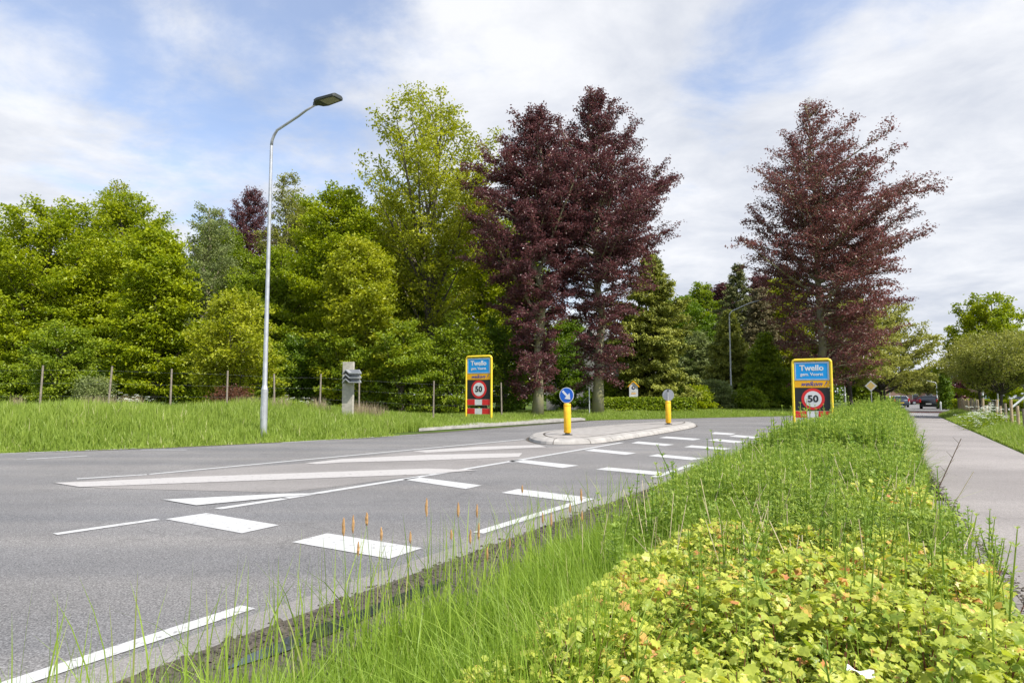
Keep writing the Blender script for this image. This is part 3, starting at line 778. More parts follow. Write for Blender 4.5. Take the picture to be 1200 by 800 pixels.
# right verge beyond the path
n = 110000
s, t, r = in_st(n, 8, 62, 0, 9, 29, 1.3); t = np.interp(s, PRs, PRt) + .12 + 9 * r.random(n) ** 1.6; x = s * DX + t * NX; y = s * DY + t * NY; e = vnoise(s + 50, t + 50, .8, 8)
dd = t - np.interp(s, PRs, PRt); ok = (s < 54) | (dd > 4); x, y, e, dd = x[ok], y[ok], e[ok], dd[ok]; n = len(x)
h = np.where(dd > 2.6, .12, .10 + .30 * smooth(dd / 1.0)) * (.5 + .6 * e + .3 * r.random(n))
blades('grass', x, y, gz_np(x, y) - .03, h, .022 * (.6 + .8 * r.random(n)), GRASSF, 30, .45, 2, 'green grass between the cycle path and the paling fence', 'grass')

sheet('road_wear', [st(-8, -3.27), st(26, -3.27), st(26, -3.03), st(-8, -3.03)], ASPHW, .003)
n = 9000
r = np.random.default_rng(77); px_ = r.uniform(-20, 470, n); D_ = r.uniform(25.5, 29, n); x = (px_ - 600) / F * D_; cl = vnoise(px_, D_ * 6, 22, 5); ok = cl > .56; x, D_ = x[ok], D_[ok]; n = len(x)
blades('dry_stems', x, D_, gz_np(x, D_) - .03, 0.3 + .45 * r.random(n), .018 * (.6 + .8 * r.random(n)), leafmat('dry_stem_tan', (.20, .13, .09), (.42, .36, .22), .2, .8), 78, .25, 2, 'brown and tan dead stems in front of the bushes along the wire fence', 'dry stems')
n = 2000
s, t, r = in_st(n, .6, 7, -1.4, .2, 95, 1.0); x = s * DX + t * NX; y = s * DY + t * NY
blades('grass', x, y, x * 0 - .03, .35 + .32 * r.random(n), .006 * (.6 + .8 * r.random(n)), GRASS, 96, .5, 4, 'grass blades growing through the lime maple leaves', 'grass', tintr=(.1, .97))
n = 1300
s, t, r = in_st(n, .2, 7, -2.65, -1.2, 91, 1.1); x = s * DX + t * NX; y = s * DY + t * NY
blades('grass', x, y, x * 0 - .03, .38 + .3 * r.random(n), .007 * (.6 + .8 * r.random(n)), GRASS, 92, .3, 4, 'longer single blades standing out of the near grass', 'grass', tintr=(.4, .97))
sheet('verge_edge', [st(s_, float(np.interp(s_, FEs, FEt)) + .05) for s_ in np.arange(-12, 60, 1.5)] + [st(s_, float(np.interp(s_, FEs, FEt)) - .22) for s_ in np.arange(58.5, -13, -1.5)], SOIL, .004)
# grass in front: taller single stalks with seed heads
SEED = mat('seed_head_brown', (.42, .24, .10), .9, 0, .3, 60)
STALK = mat('grass_stalk', (.16, .24, .05), .7, 0, .2, 20)
for i, (px, py) in enumerate([(403, 606), (414, 603), (430, 600), (447, 617), (420, 634), (500, 583), (537, 588), (559, 590), (612, 568), (529, 620), (551, 620), (561, 612), (571, 640), (597, 628), (636, 600), (681, 572), (668, 590), (646, 600), (481, 622), (682, 598)]):
    rd = random.Random(i); u = (px - 600) / F; tt = -2.3 + .6 * rd.random(); D = tt / (NX * u + NY)
    if D > 7 or D < 0: D = 5.5 + rd.random() * 1.5
    zt = zat(py, D); X, Y = at(px, D, py); X0 = X + rd.uniform(-.06, .06)
    root = empty('grass_seed_head', (X0, Y, -.03), 0, label='thin grass stalk with brown foxtail seed head in front of the road', cat='grass stalk', group='brown foxtail stalks at the road edge')
    hl_ = rd.uniform(.045, .095); tip = (X - X0, 0, zt + .03)
    MB().tube([(0, 0, 0), ((X - X0) * .3, 0.01, tip[2] * .5), (tip[0], 0, tip[2] - hl_)], [.0016, .0013, .001], 4).build('stalk', STALK, root)
    a = tip[2] - hl_; rs = [.002, .0058, .0066, .006, .0045, .0015]
    MB().tube([(tip[0] + rd.gauss(0, .0007), rd.gauss(0, .0007), a + hl_ * j / 5) for j in range(6)], rs, 6).build('seed_head', SEED, root)

# ------------------------------------------------------------------ maple ground cover (foreground)
LH = leafmat('field_maple_leaf', (.14, .24, .025), (.57, .60, .10), .4, .40, (.66, .27, .12))
shape = np.array([(0, -.5), (.22, -.34), (.46, -.30), (.38, -.08), (.56, .14), (.33, .20), (.20, .34), (0, .54), (-.20, .34), (-.33, .20), (-.56, .14), (-.38, -.08), (-.46, -.30), (-.22, -.34)])


def hedge_h(s, t):
    e = vnoise(s + 20, t + 20, .28, 11) * .5 + vnoise(s + 20, t + 20, .9, 12) * .6
    edge = np.minimum(smooth((t + 1.6) / .5), smooth((.62 - t) / .35))
    return (.16 + .40 * e + .06) * (.35 + .65 * edge)


n = 62000
r = np.random.default_rng(33); s = .3 + 7 * r.random(n) ** 1.15; t = -1.7 + 2.2 * r.random(n)
bnd = .25 * vnoise(s + 9, t + 9, .5, 5); ok = (t > -1.52 + bnd * 1.4) & (t < .50 - .10 * np.clip(s - 2, 0, 4) + bnd * .3) & (r.random(n) < np.clip((7.0 + 1.2 * np.sin(t * 3 + 1) - s) / 3.0, 0, 1)); s, t = s[ok], t[ok]; n = len(s)
x = s * DX + t * NX; y = s * DY + t * NY; H_ = hedge_h(s, t)
z = H_ * (1 - .55 * r.random(n) ** 1.7) + r.normal(0, .012, n)
Nm = np.stack([r.normal(0, .55, n), r.normal(0, .55, n) - .22, np.ones(n)], 1); Nm /= np.linalg.norm(Nm, axis=1, keepdims=True)
a = r.normal(size=(n, 3)) + [0, -.5, -.3]; a -= Nm * (a * Nm).sum(1, keepdims=True); a /= np.linalg.norm(a, axis=1, keepdims=True); b = np.cross(Nm, a)
sz = .037 * (.4 + .9 * r.random(n) ** 1.3) * np.clip(.55 + .2 * s, .7, 1.1); P = np.stack([x, y, z], 1)
cup = r.normal(-.35, .45, n)
sh = shape[None] * (1 + r.normal(0, .05, (n, 14, 2)))
rad2 = (sh ** 2).sum(-1)
V = P[:, None] + (a[:, None] * sh[..., 1:2] + b[:, None] * sh[..., :1]) * sz[:, None, None] + Nm[:, None] * (cup[:, None] * rad2 * 1.3 + .10 * np.abs(sh[..., 0]) * 1.0)[..., None] * sz[:, None, None]
V = np.concatenate([P[:, None], V], 1).reshape(-1, 3)
fan = np.array([[0, i + 1, (i + 1) % 14 + 1] for i in range(14)])
f = (fan[None] + (np.arange(n) * 15)[:, None, None]).reshape(-1, 3)
cl = vnoise(s + 4, t + 4, .2, 15)
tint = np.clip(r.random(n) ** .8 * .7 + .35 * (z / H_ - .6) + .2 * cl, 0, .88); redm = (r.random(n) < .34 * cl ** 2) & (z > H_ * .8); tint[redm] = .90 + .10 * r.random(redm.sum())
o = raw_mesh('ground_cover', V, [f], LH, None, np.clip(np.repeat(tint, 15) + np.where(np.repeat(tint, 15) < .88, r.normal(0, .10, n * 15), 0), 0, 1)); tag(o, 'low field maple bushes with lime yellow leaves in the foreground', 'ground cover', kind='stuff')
mb = MB(); rd = random.Random(4)
for i in range(900):
    s_ = .3 + 5.3 * rd.random(); t_ = -1.2 + 1.6 * rd.random(); hh = float(hedge_h(np.array([s_]), np.array([t_]))[0]); X, Y = st(s_, t_)
    q = (rd.gauss(0, .07), rd.gauss(0, .07)); mb.tube([(X, Y, 0), (X + q[0] * .3, Y + q[1] * .3, hh * .5), (X + q[0], Y + q[1], hh * .98)], [.004, .003, .0015], 4, False)
tag(mb.build('ground_cover_stems', mat('red_brown_stem', (.16, .06, .03), .7, 0, .3, 20)), 'reddish stems under the lime maple leaves', 'stems', kind='stuff')

# ------------------------------------------------------------------ cleavers (weeds)
LW = leafmat('cleavers_leaf', (.13, .23, .03), (.42, .50, .10), .4, .5, (.55, .50, .22))


def cleaver_arrays(x, y, z0, h, r, whorls=7, lsz=.022, nleaf=6, lean=.15, wmin=.15, lw=.13):
    """stems with whorls of narrow leaves; returns verts, list of faces, tint"""
    n = len(x); hd = r.random(n) * 6.28; bd = np.abs(r.normal(0, lean, n)) * h
    def pos(u): return np.stack([x + np.cos(hd) * bd * u ** 1.5, y + np.sin(hd) * bd * u ** 1.5, z0 + h * u], 1)
    A = []; Fs = []; T = []; off = 0; tn = r.random(n) * .6 + .1
    w = .0025 * (lsz / .022)
    an = r.random(n) * 6.28; c = np.stack([np.cos(an) * w, np.sin(an) * w, an * 0], 1); c2 = np.stack([-np.sin(an) * w, np.cos(an) * w, an * 0], 1)
    for cc in (c, c2):
        a, m_, b = pos(0), pos(.5), pos(1)
        V = np.stack([a - cc, a + cc, m_ + cc, m_ - cc, b + cc * .4, b - cc * .4], 1).reshape(-1, 3)
        o_ = off + (np.arange(n) * 6)[:, None]; Fs.append(np.array([[0, 1, 2, 3]]) + o_); Fs.append(np.array([[3, 2, 4, 5]]) + o_); A.append(V); T.append(np.repeat(tn, 6)); off += len(V)
    for k in range(whorls):
        u = wmin + (1 - wmin) * (k + .2 * r.random(n)) / (whorls - 1) ; u = np.minimum(u, 1); p = pos(u)
        ph = r.random(n) * 6.28; ls = lsz * (1.25 - .75 * (k / (whorls - 1)) ** 2) * (.8 + .4 * r.random(n)); up = .15 + .9 * (k / (whorls - 1)) ** 3
        for j in range(nleaf):
            an = ph + 6.283 * j / nleaf + r.normal(0, .15, n); dr = np.stack([np.cos(an), np.sin(an), up + r.normal(0, .2, n)], 1); dr /= np.linalg.norm(dr, axis=1, keepdims=True)
            sd = np.stack([-np.sin(an), np.cos(an), an * 0], 1) * (ls * lw)[:, None]
            q = p + dr * (ls * .6)[:, None]; V = np.stack([p, q + sd, p + dr * ls[:, None] - [0, 0, .002], q - sd], 1).reshape(-1, 3)
            A.append(V); Fs.append(np.arange(4)[None] + off + (np.arange(n) * 4)[:, None]); T.append(np.repeat(np.clip(tn + r.normal(0, .12, n), 0, 1), 4)); off += len(V)
    return np.concatenate(A), Fs, np.concatenate(T)


def weed_field(name, n, s0, s1, ta, tb, seed, pw, lsz, hmul, label, nleaf=6, whorls=7, dens=None, hramp=0):
    r = np.random.default_rng(seed); s = s0 + (s1 - s0) * r.random(n) ** pw; pt = np.interp(s, PLs, PLt)
    t = ta + (pt - tb - ta) * r.random(n); e = vnoise(s + 70, t + 70, .5, 31) * .5 + vnoise(s + 70, t + 70, 1.7, 32) * .5
    if dens is not None:
        ok = r.random(n) < dens(s, t); s, t, e = s[ok], t[ok], e[ok]
    x = s * DX + t * NX; y = s * DY + t * NY; n = len(x)
    ed = smooth((t - ta) / .7 + .25) * smooth((np.interp(s, PLs, PLt) - t) / .6 + .15)
    h = hmul * (1 + hramp * smooth((s - 11) / 9)) * (.24 + .62 * e) * (.78 + .35 * r.random(n) + .32 * (r.random(n) < .08)) * (.45 + .55 * ed)
    V, Fs, T = cleaver_arrays(x, y, gz_np(x, y) * 0 + np.array([dip(q) for q in y]) - .02, h, r, whorls, lsz, nleaf)
    o = raw_mesh(name, V, Fs, LW, None, T); tag(o, label, 'weeds', kind='stuff')


weed_field('weeds', 2600, 3.9, 12, -2.0, .34, 41, 1.2, .064, 1.08, 'tangled green cleavers on the verge behind the maple leaves', whorls=8, dens=lambda s, t: np.clip((s - 4.2) / 1.2, .1, 1) * np.clip((t + 2.0) / .6, .15, 1))
weed_field('weeds', 5200, 11, 46, -2.3, 0.2, 42, 1.5, .10, 1.08, 'tall green weeds on the verge running up to the town sign', hramp=.22, nleaf=5, whorls=7)
weed_field('weeds', 230, 1.2, 4.8, -1.2, .2, 43, .7, .044, 1.1, 'scattered cleavers poking through the lime maple leaves', whorls=8)
# leafy filler under the weeds
n = 44000
r = np.random.default_rng(47); s = 4.6 + 41 * r.random(n) ** 1.9; pt = np.interp(s, PLs, PLt); t = -1.9 + (pt + 1.6) * r.random(n); e = vnoise(s + 70, t + 70, .5, 31) * .5 + vnoise(s + 70, t + 70, 1.7, 32) * .5
x = s * DX + t * NX; y = s * DY + t * NY; z = (.05 + (.32 + .34 * e) * r.random(n) ** .6) * (.4 + .6 * smooth((t + 2.0) / .6)) * (.5 + .5 * smooth((pt - t) / .3))
V, f = leaf_quads(np.stack([x, y, z], 1), r.normal(size=(n, 3)) * [.7, .7, .7] + [0, -.1, .8], (.034 + .0022 * s) * (.6 + .8 * r.random(n)), r, .35)
o = raw_mesh('weeds', V, [f], LW, None, np.repeat(np.clip(r.random(n) * .7 + .2 * e, 0, .98), 4)); tag(o, 'low leafy undergrowth between the cleavers', 'weeds', kind='stuff')
# dry stalks
mb = MB(); rd = random.Random(14)
for i in range(420):
    s_ = 3.5 + 22 * rd.random() ** 1.5; t_ = -1.7 + 1.8 * rd.random(); X, Y = st(s_, t_); hh = rd.uniform(.4, .72); q = (rd.gauss(0, .16), rd.gauss(0, .16))
    mb.tube([(X, Y, 0.1), (X + q[0], Y + q[1], hh)], [.0035, .002], 4, False)
tag(mb.build('dry_stalks', mat('straw', (.5, .42, .26), .8, 0, .2, 20)), 'pale dry stalks lying through the weeds', 'stalks', kind='stuff')

# single tall cleavers that stand out of the carpet
CS = leafmat('cleavers_shoot', (.16, .27, .04), (.36, .46, .10), .35, .5)
tl = [(1165, 612, 4.6, 'tall cleavers shoot alone in front of the cycle path on the right'), (1126, 598, 5.2, 'cleavers shoot leaning over the soil line of the path'), (1107, 576, 5.8, None), (1060, 540, 5.6, None),
      (1016, 632, 3.2, None), (932, 636, 2.6, None), (868, 600, 3.2, None), (712, 568, 5.0, None), (742, 560, 5.4, None), (762, 575, 4.6, None), (796, 548, 5.6, None),
      (845, 520, 7.5, None), (870, 508, 8.0, None), (905, 505, 8.4, None), (1036, 508, 8.5, None), (1052, 492, 9.5, None), (1066, 497, 8.5, None), (1078, 560, 6.2, None), (1090, 620, 4.4, None), (1178, 722, 3.3, 'short cleavers shoot by the brick edging at the lower right'),
      (932, 560, 4.8, None), (975, 520, 7.0, None), (1000, 498, 9, None), (725, 600, 3.7, None)]
for i, (px, py, D, lb) in enumerate(tl):
    r = np.random.default_rng(200 + i); X, Y = at(px, D, py); zt = zat(py, D); g0 = 0 if px > 1100 else .12
    hgt = max(.25, zt - 0)
    root = empty('cleavers_shoot', (X, Y, 0), 0, label=lb or 'upright cleavers shoot with whorled leaves rising above the verge weeds', cat='weed', group='tall cleavers shoots on the verge')
    V, Fs, T = cleaver_arrays(np.zeros(3) + r.normal(0, .02, 3), r.normal(0, .02, 3), np.zeros(3), hgt * np.array([1.04, .86, .7]), r, 8, .050 if D < 6 else .065, 7, .16, .40, .17)
    raw_mesh('stem', V, Fs, CS, root, T)
# dark bare stalk leaning at the right
DS = mat('dark_dead_stalk', (.09, .06, .035), .8, 0, .2, 20)
X, Y = at(1085, 5.8); root = empty('dead_stalk', (X, Y, .1), 0, label='dark dry stalk leaning right over the cycle path edge', cat='stalk')
m_ = MB().tube([(0, 0, 0), (.06, 0, .35), (.28, 0, .78)], [.006, .005, .003], 5)
for k in range(7):
    u = .4 + .09 * k; bx = .06 + .22 * (u - .35) / .65; bz = .35 + .43 * (u - .35) / .65; m_.tube([(bx, 0, bz), (bx + .06 * (1 if k % 2 else -.6), .02, bz + .05)], [.002, .001], 3, False)
m_.build('stem', DS, root)
# scrap of paper
X, Y = unp(1008, 788, .46, False); pa = MB()
g_ = []
for i in range(7):
    for j in range(4):
        g_.append(((i - 3) * .016, (j - 1.5) * .012, .008 * math.sin(i * 1.1 + j * .6) + .004 * math.cos(j * 2.)))
pa.add(g_, [(i * 4 + j, i * 4 + j + 1, (i + 1) * 4 + j + 1, (i + 1) * 4 + j) for i in range(6) for j in range(3)])
o = pa.build('paper_scrap', WHITEW, None, 'all'); o.location = (X, Y, .46); o.rotation_euler = (R_(10), R_(8), R_(-20)); o.scale = (.75, .8, 1); tag(o, 'crumpled white paper scrap lying on the lime leaves at the bottom edge', 'litter')


# ------------------------------------------------------------------ cow parsley
PET = leafmat('umbel_white', (.5, .54, .42), (.75, .77, .70), .2, .7)
def parsley(px, D, hgt, seed, label):
    r = np.random.default_rng(seed); X, Y = at(px, D); g = gz(X, Y)
    root = empty('cow_parsley', (X, Y, g - .03), 0, label=label, cat='wild flower', group='cow parsley plants')
    mb = MB(); Ps = []
    for k in range(7):
        q = r.normal(0, .22, 2); h = hgt * r.uniform(.6, 1)
        mb.tube([(q[0] * .2, q[1] * .2, 0), (q[0] * .6, q[1] * .6, h * .6), (q[0], q[1], h)], [.008, .006, .004], 4, False)
        for j in range(3):
            c = np.array([q[0], q[1], h]) + np.append(r.normal(0, .13, 2), r.normal(0, .10)); m = 15
            a = r.random(m) * 6.28; rad = .075 * r.random(m) ** .5; Ps.append(c + np.stack([np.cos(a) * rad, np.sin(a) * rad, .02 * (1 - rad / .075)], 1))
    mb.build('stems', STALK, root)
    for P in Ps:
        V, f = leaf_quads(P, r.normal(0, .4, (len(P), 3)) + [0, -.3, 1], np.full(len(P), .026), r, .9, .02); raw_mesh('umbel', V, [f], PET, root, r.random(len(V)))
    n = 300; P = np.stack([r.normal(0, .25, n), r.normal(0, .25, n), hgt * .7 * r.random(n)], 1); V, f = leaf_quads(P, r.normal(size=(n, 3)) + [0, 0, 1], np.full(n, .09), r, .4); raw_mesh('leaves', V, [f], L_MID, root, np.repeat(r.random(n), 4))
for i, (px, D, h) in enumerate([(1143, 26, .75), (1152, 25, .85), (1160, 24.5, .9), (1166, 26, .7), (1136, 27, .55), (1172, 25, .6), (1147, 24, .5), (1158, 28, .8)]):
    parsley(px, D, h, 300 + i, 'white flowering cow parsley in the clump before the paling fence')
for i, (px, D) in enumerate([(148, 25.5), (165, 25), (350, 27)]):
    parsley(px, D, .6, 320 + i, 'sparse cow parsley in the tall grass along the wire fence')

# ------------------------------------------------------------------ far verge fence
root = empty('wire_fence', (0, 0, 0), 0, label='wire fence on grey wooden posts along the edge of the wood', cat='fence')
fp = [(-70, 24, 430), (47, 24.5, 428), (127, 25, 429), (200, 25.5, 432), (266, 26, 434), (322, 26.5, 438), (375, 27.5, 438), (421, 28.5, 441), (508, 31, 446), (588, 34, 448)]
pts = []
for i, (px, D, top) in enumerate(fp):
    X, Y = at(px, D); g = gz(X, Y); zt = zat(top, D); rd = random.Random(i); lx = rd.gauss(0, .04)
    MB().tube([(X, Y, g - .1), (X + lx * .5, Y, (g + zt) / 2), (X + lx, Y, zt)], [.038, .035, .032], 8).build('post', mat('fence_post_grey_brown', (.24, .20, .16), .85, 0, .25, 14, .4), root, True); pts.append((X, Y, g, zt))
for k, fr in enumerate((.35, .62, .9)):
    MB().tube([(X, Y - .05, g + (zt - g) * fr) for X, Y, g, zt in pts], .0011, 4, False).build('wire', GAL, root)

# ------------------------------------------------------------------ right paling fence
root = empty('paling_fence', (0, 0, 0), 0, label='low fence of split chestnut palings and round stakes right of the cycle path', cat='fence')
line_ = [(22.7, 3.2), (34, 3.05), (42, 3.0), (56, 3.3)]
def fence_pt(d):  # d = metres along s from s0
    s = 28 + d; t = np.interp(s, [28, 40, 50, 64], [3.2, 3.0, 3.0, 3.4]); return st(s, float(t))
rd = random.Random(3)
for i in range(9):
    X, Y = fence_pt(i * 1.45 - 1.0); h = rd.uniform(.75, .95)
    if i % 3 == 2: h += .2
    MB().tube([(X, Y, -.1), (X + rd.gauss(0, .03), Y, h)], [.05, .045], 8).build('stake', WOOD if i % 3 == 0 else WOODL, root, True)
n = 0
d = 12.5
while d < 36 and n < 78:
    X, Y = fence_pt(d); h = rd.uniform(.85, 1.05); g = dip(Y); lx = rd.gauss(0, .02)
    mb = MB(); mb.tube([(X, Y, g - .05), (X + lx, Y, g + h - .05), (X + lx, Y, g + h)], [.028, .026, .008], 5); mb.build('paling', WOODL if rd.random() < .7 else WOOD, root)
    d += .28 + rd.random() * .06; n += 1
for fr in (.25, .75):
    MB().tube([(*fence_pt(q)[:2], dip(fence_pt(q)[1]) + fr) for q in np.arange(-1, 36, 1.5)], .004, 4, False).build('wire', GAL, root)

# hedge right far + lawn
def box_hedge(name, label, p0, p1, w, h, m_, n, seed, ls=.12):
    r = np.random.default_rng(seed); p0 = np.array(p0); p1 = np.array(p1); L = np.linalg.norm(p1 - p0); d = (p1 - p0) / L; nn = np.array([-d[1], d[0]])
    a = r.random(n) * L; b = r.uniform(-w / 2, w / 2, n); c = r.random(n) ** .7 * h
    P = np.stack([d[0] * a + nn[0] * b, d[1] * a + nn[1] * b, c + r.normal(0, .03, n)], 1); P[:, 2] += dip(p0[1])
    root = empty(name, (p0[0], p0[1], 0), 0, label=label, cat='hedge')
    V, f = leaf_quads(P, r.normal(size=(n, 3)) + [0, 0, .5], ls * (.7 + .6 * r.random(n)), r, .7); raw_mesh('foliage', V, [f], m_, root, np.repeat(r.random(n), 4))
    return root
box_hedge('clipped_hedge', 'low clipped green hedge in front of the parked cars', at(1118, 58), at(1240, 50), 1.0, .95, L_BRI, 9000, 1, .14)
box_hedge('garden_hedge', 'clipped hedge running behind the traffic island below the house shaped board', at(700, 41.5), at(812, 44), 1.0, 1.05, L_MID, 9000, 2, .14)
box_hedge('garden_hedge', 'bright low hedge at the foot of the second street lamp', at(800, 50), at(900, 53), 1.2, 1.2, L_MID, 7000, 3, .16)
box_hedge('garden_hedge', 'yellow green hedge along the far road left of the parked dark car', at(1018, 82), at(1050, 96), 1.2, 1.3, L_BRI, 4000, 4, .2)

# ------------------------------------------------------------------ street lamps
def street_lamp(px, D, top, label, arm, basepy=None, head=.78, rr_=.085, side=1, grp='street lamps'):
    X, Y = at(px, D); g = gz(X, Y) - .03
    H = zat(top, D) - g
    root = empty('street_lamp', (X, Y, g), R_(-30), label=label, cat='street lamp', group=grp)
    # arm reaches along local +x (over the road)
    ah = .30 * arm * 1.9 / 1.9; z1 = H - arm * .45 - .08
    MB().tube([(0, 0, 0), (0, 0, 1.35), (0, 0, 1.36), (0, 0, 1.45)], [rr_ * 1.15, rr_ * 1.12, rr_ * 1.0, rr_ * .82], 16).build('pole_base', GAL, root, True)
    MB().tube([(0, 0, 1.45), (0, 0, 1.46), (0, 0, H * .55), (0, 0, z1)], [rr_ * .8, rr_ * .78, rr_ * .62, rr_ * .5], 16).build('pole', GAL, root, True)
    MB().box(-.035, .035, -rr_ * 1.2, -rr_ * 1.0, .5, .85).build('access_door', GAL, root)
    s_ = side; a = arm
    path = [(0, 0, z1), (.02 * s_, 0, z1 + .15), (.09 * s_, 0, z1 + .28), (.22 * s_, 0, z1 + .42), (a * .62 * s_, 0, H - .21), (a * .8 * s_, 0, H - .10), (a * s_, 0, H - .02)]
    MB().tube(path, [rr_ * .5, rr_ * .49, rr_ * .47, rr_ * .45, rr_ * .42, rr_ * .40, rr_ * .38], 12).build('arm', GAL, root, 'all')
    # head: flat tapering LED body
    h0 = a - .04
    out = [(0, .05), (.10, .07), (.17, .19), (.32, .24), (head - .03, .20), (head, .16)]
    tiltz = .02
    def ring(zo, k, sh=0): return [((h0 + p) * s_, q * k, H + .0 + p * tiltz + zo) for p, q in out] + [((h0 + p) * s_, -q * k, H + p * tiltz + zo) for p, q in reversed(out)]
    r0 = ring(-.03, .96); r1 = ring(.03, 1.0); r2 = ring(.065, .72); n_ = len(r0)
    vs = r0 + r1 + r2; fs = [tuple(range(n_))[::-1], tuple(range(2 * n_, 3 * n_))] + [(l * n_ + i, l * n_ + (i + 1) % n_, (l + 1) * n_ + (i + 1) % n_, (l + 1) * n_ + i) for l in range(2) for i in range(n_)]
    hd = MB().add(vs, fs).build('lamp_head', GALD, root, True)
    gp = [((h0 + p) * s_, q, H + p * tiltz - .036) for p, q in ((.38, -.17), (head - .07, -.14), (head - .07, .14), (.38, .17))]
    gp2 = [(x_, y_, z_ + .012) for x_, y_, z_ in gp]
    MB().add(gp + gp2, [(0, 1, 2, 3), (4, 7, 6, 5), (0, 4, 5, 1), (1, 5, 6, 2), (2, 6, 7, 3), (3, 7, 4, 0)]).build('lamp_panel', PANEL, hd)
    return root
street_lamp(310, 19.5, 137, 'tall grey street lamp with flat lamp head standing in the left verge', 1.75, head=.92)
street_lamp(857, 52, 354, 'grey street lamp behind the road in front of the golden conifer', 2.3, rr_=.09)
street_lamp(990, 62, 400, 'thin grey lamp post in front of the oak trunk behind the near town sign', 1.4, rr_=.08, side=1)
street_lamp(1042.5, 88, 447, 'grey lamp post left of the parked dark car', 1.2, rr_=.09, side=-1)
street_lamp(1104.5, 72, 433, 'lamp post beside the ivy covered tree at the far road', 1.2, rr_=.08, side=1)
street_lamp(1098, 110, 445, 'distant lamp post with arm over the far street', 1.6, rr_=.09, side=-1)
street_lamp(1135, 80, 440, 'lamp post right of the purple plum tree', 1.2, rr_=.08, side=-1)


# ------------------------------------------------------------------ town signs
def town_sign(x, y, g, ztop, label, legs_extra=0):
    root = empty('town_sign', (x, y, g), R_(-30), label=label, cat='town sign', group='yellow framed town signs')
    T = ztop - g; W = .68; r_ = .052
    # frame: yellow tube bent round the top corners
    for sgn in (-1, 1):
        MB().tube([(sgn * W, 0, 0), (sgn * W, 0, T - .12)], r_, 14).build('post', YEL, root, True)
    MB().tube([(-W, 0, T - .13), (-W, 0, T - .09), (-W + .03, 0, T - .03), (-W + .09, 0, T), (W - .09, 0, T), (W - .03, 0, T - .03), (W, 0, T - .09), (W, 0, T - .13)], r_, 14).build('top_rail', YEL, root, 'all')
    w = .615; z = T - .085
    def plate(name, z0, z1, m_, y0=-.02, y1=.02, ww=w, par=root): return MB().box(-ww, ww, y0, y1, z0, z1).build(name, m_, par)
    b = plate('name_board', z - .70, z, WHITE); b2 = plate('blue_field', z - .68, z - .02, BLUE, -.024, -.018, w - .02, b)
    for zz in (z - .043, z - .657): MB().box(-w + .04, w - .04, -.027, -.0245, zz - .007, zz + .007).build('border_line', WHITE, b)
    for xx in (-w + .043, w - .043): MB().box(xx - .007, xx + .007, -.027, -.0245, z - .664, z - .036).build('border_line', WHITE, b)
    text('Twello', .30, WHITE, b, (0, -.0275, z - .235), bold=.008, sx=1.02); text('gem. Voorst', .165, WHITE, b, (0, -.0275, z - .475), bold=.004, sx=.98)
    z -= .72; s_ = plate('welcome_strip', z - .26, z, ORG)
    text('welkom !', .235, INK, s_, (0.03, -.0225, z - .125), shear=.55, bold=.004, sx=1.0)
    z -= .27; k = plate('speed_board', z - .86, z, BLACK)
    MB().disc(0.02, z - .43, .41, -.030, -.0215, 40).build('red_ring', RED, k); MB().disc(0.02, z - .43, .305, -.0345, -.0305, 40).build('white_disc', WHITE, k)
    text('50', .36, BLACK, k, (0.02, -.0375, z - .43), bold=.012, sx=1.08)
    z -= .885
    for q in range(2):
        p = plate('warning_bar', z - .26, z, WHITE)
        for sgn in (-1, 1): MB().box(min(sgn * .20, sgn * (w - .0)), max(sgn * .20, sgn * w), -.024, -.0205, z - .255, z - .005).build('red_field', RED, p)
        z -= .41
        if z - .26 < 0.05: break
    return root
X, Y = at(561, 31.3); g = gz(X, Y) - .04; town_sign(X, Y, g, zat(417.5, 31.3), 'yellow framed blue town sign on the far verge before the green bushes')
X, Y = at(952, 26.3); town_sign(X, Y, -.04, zat(421.5, 26.3), 'yellow framed blue town sign standing in the weeds on the near verge')


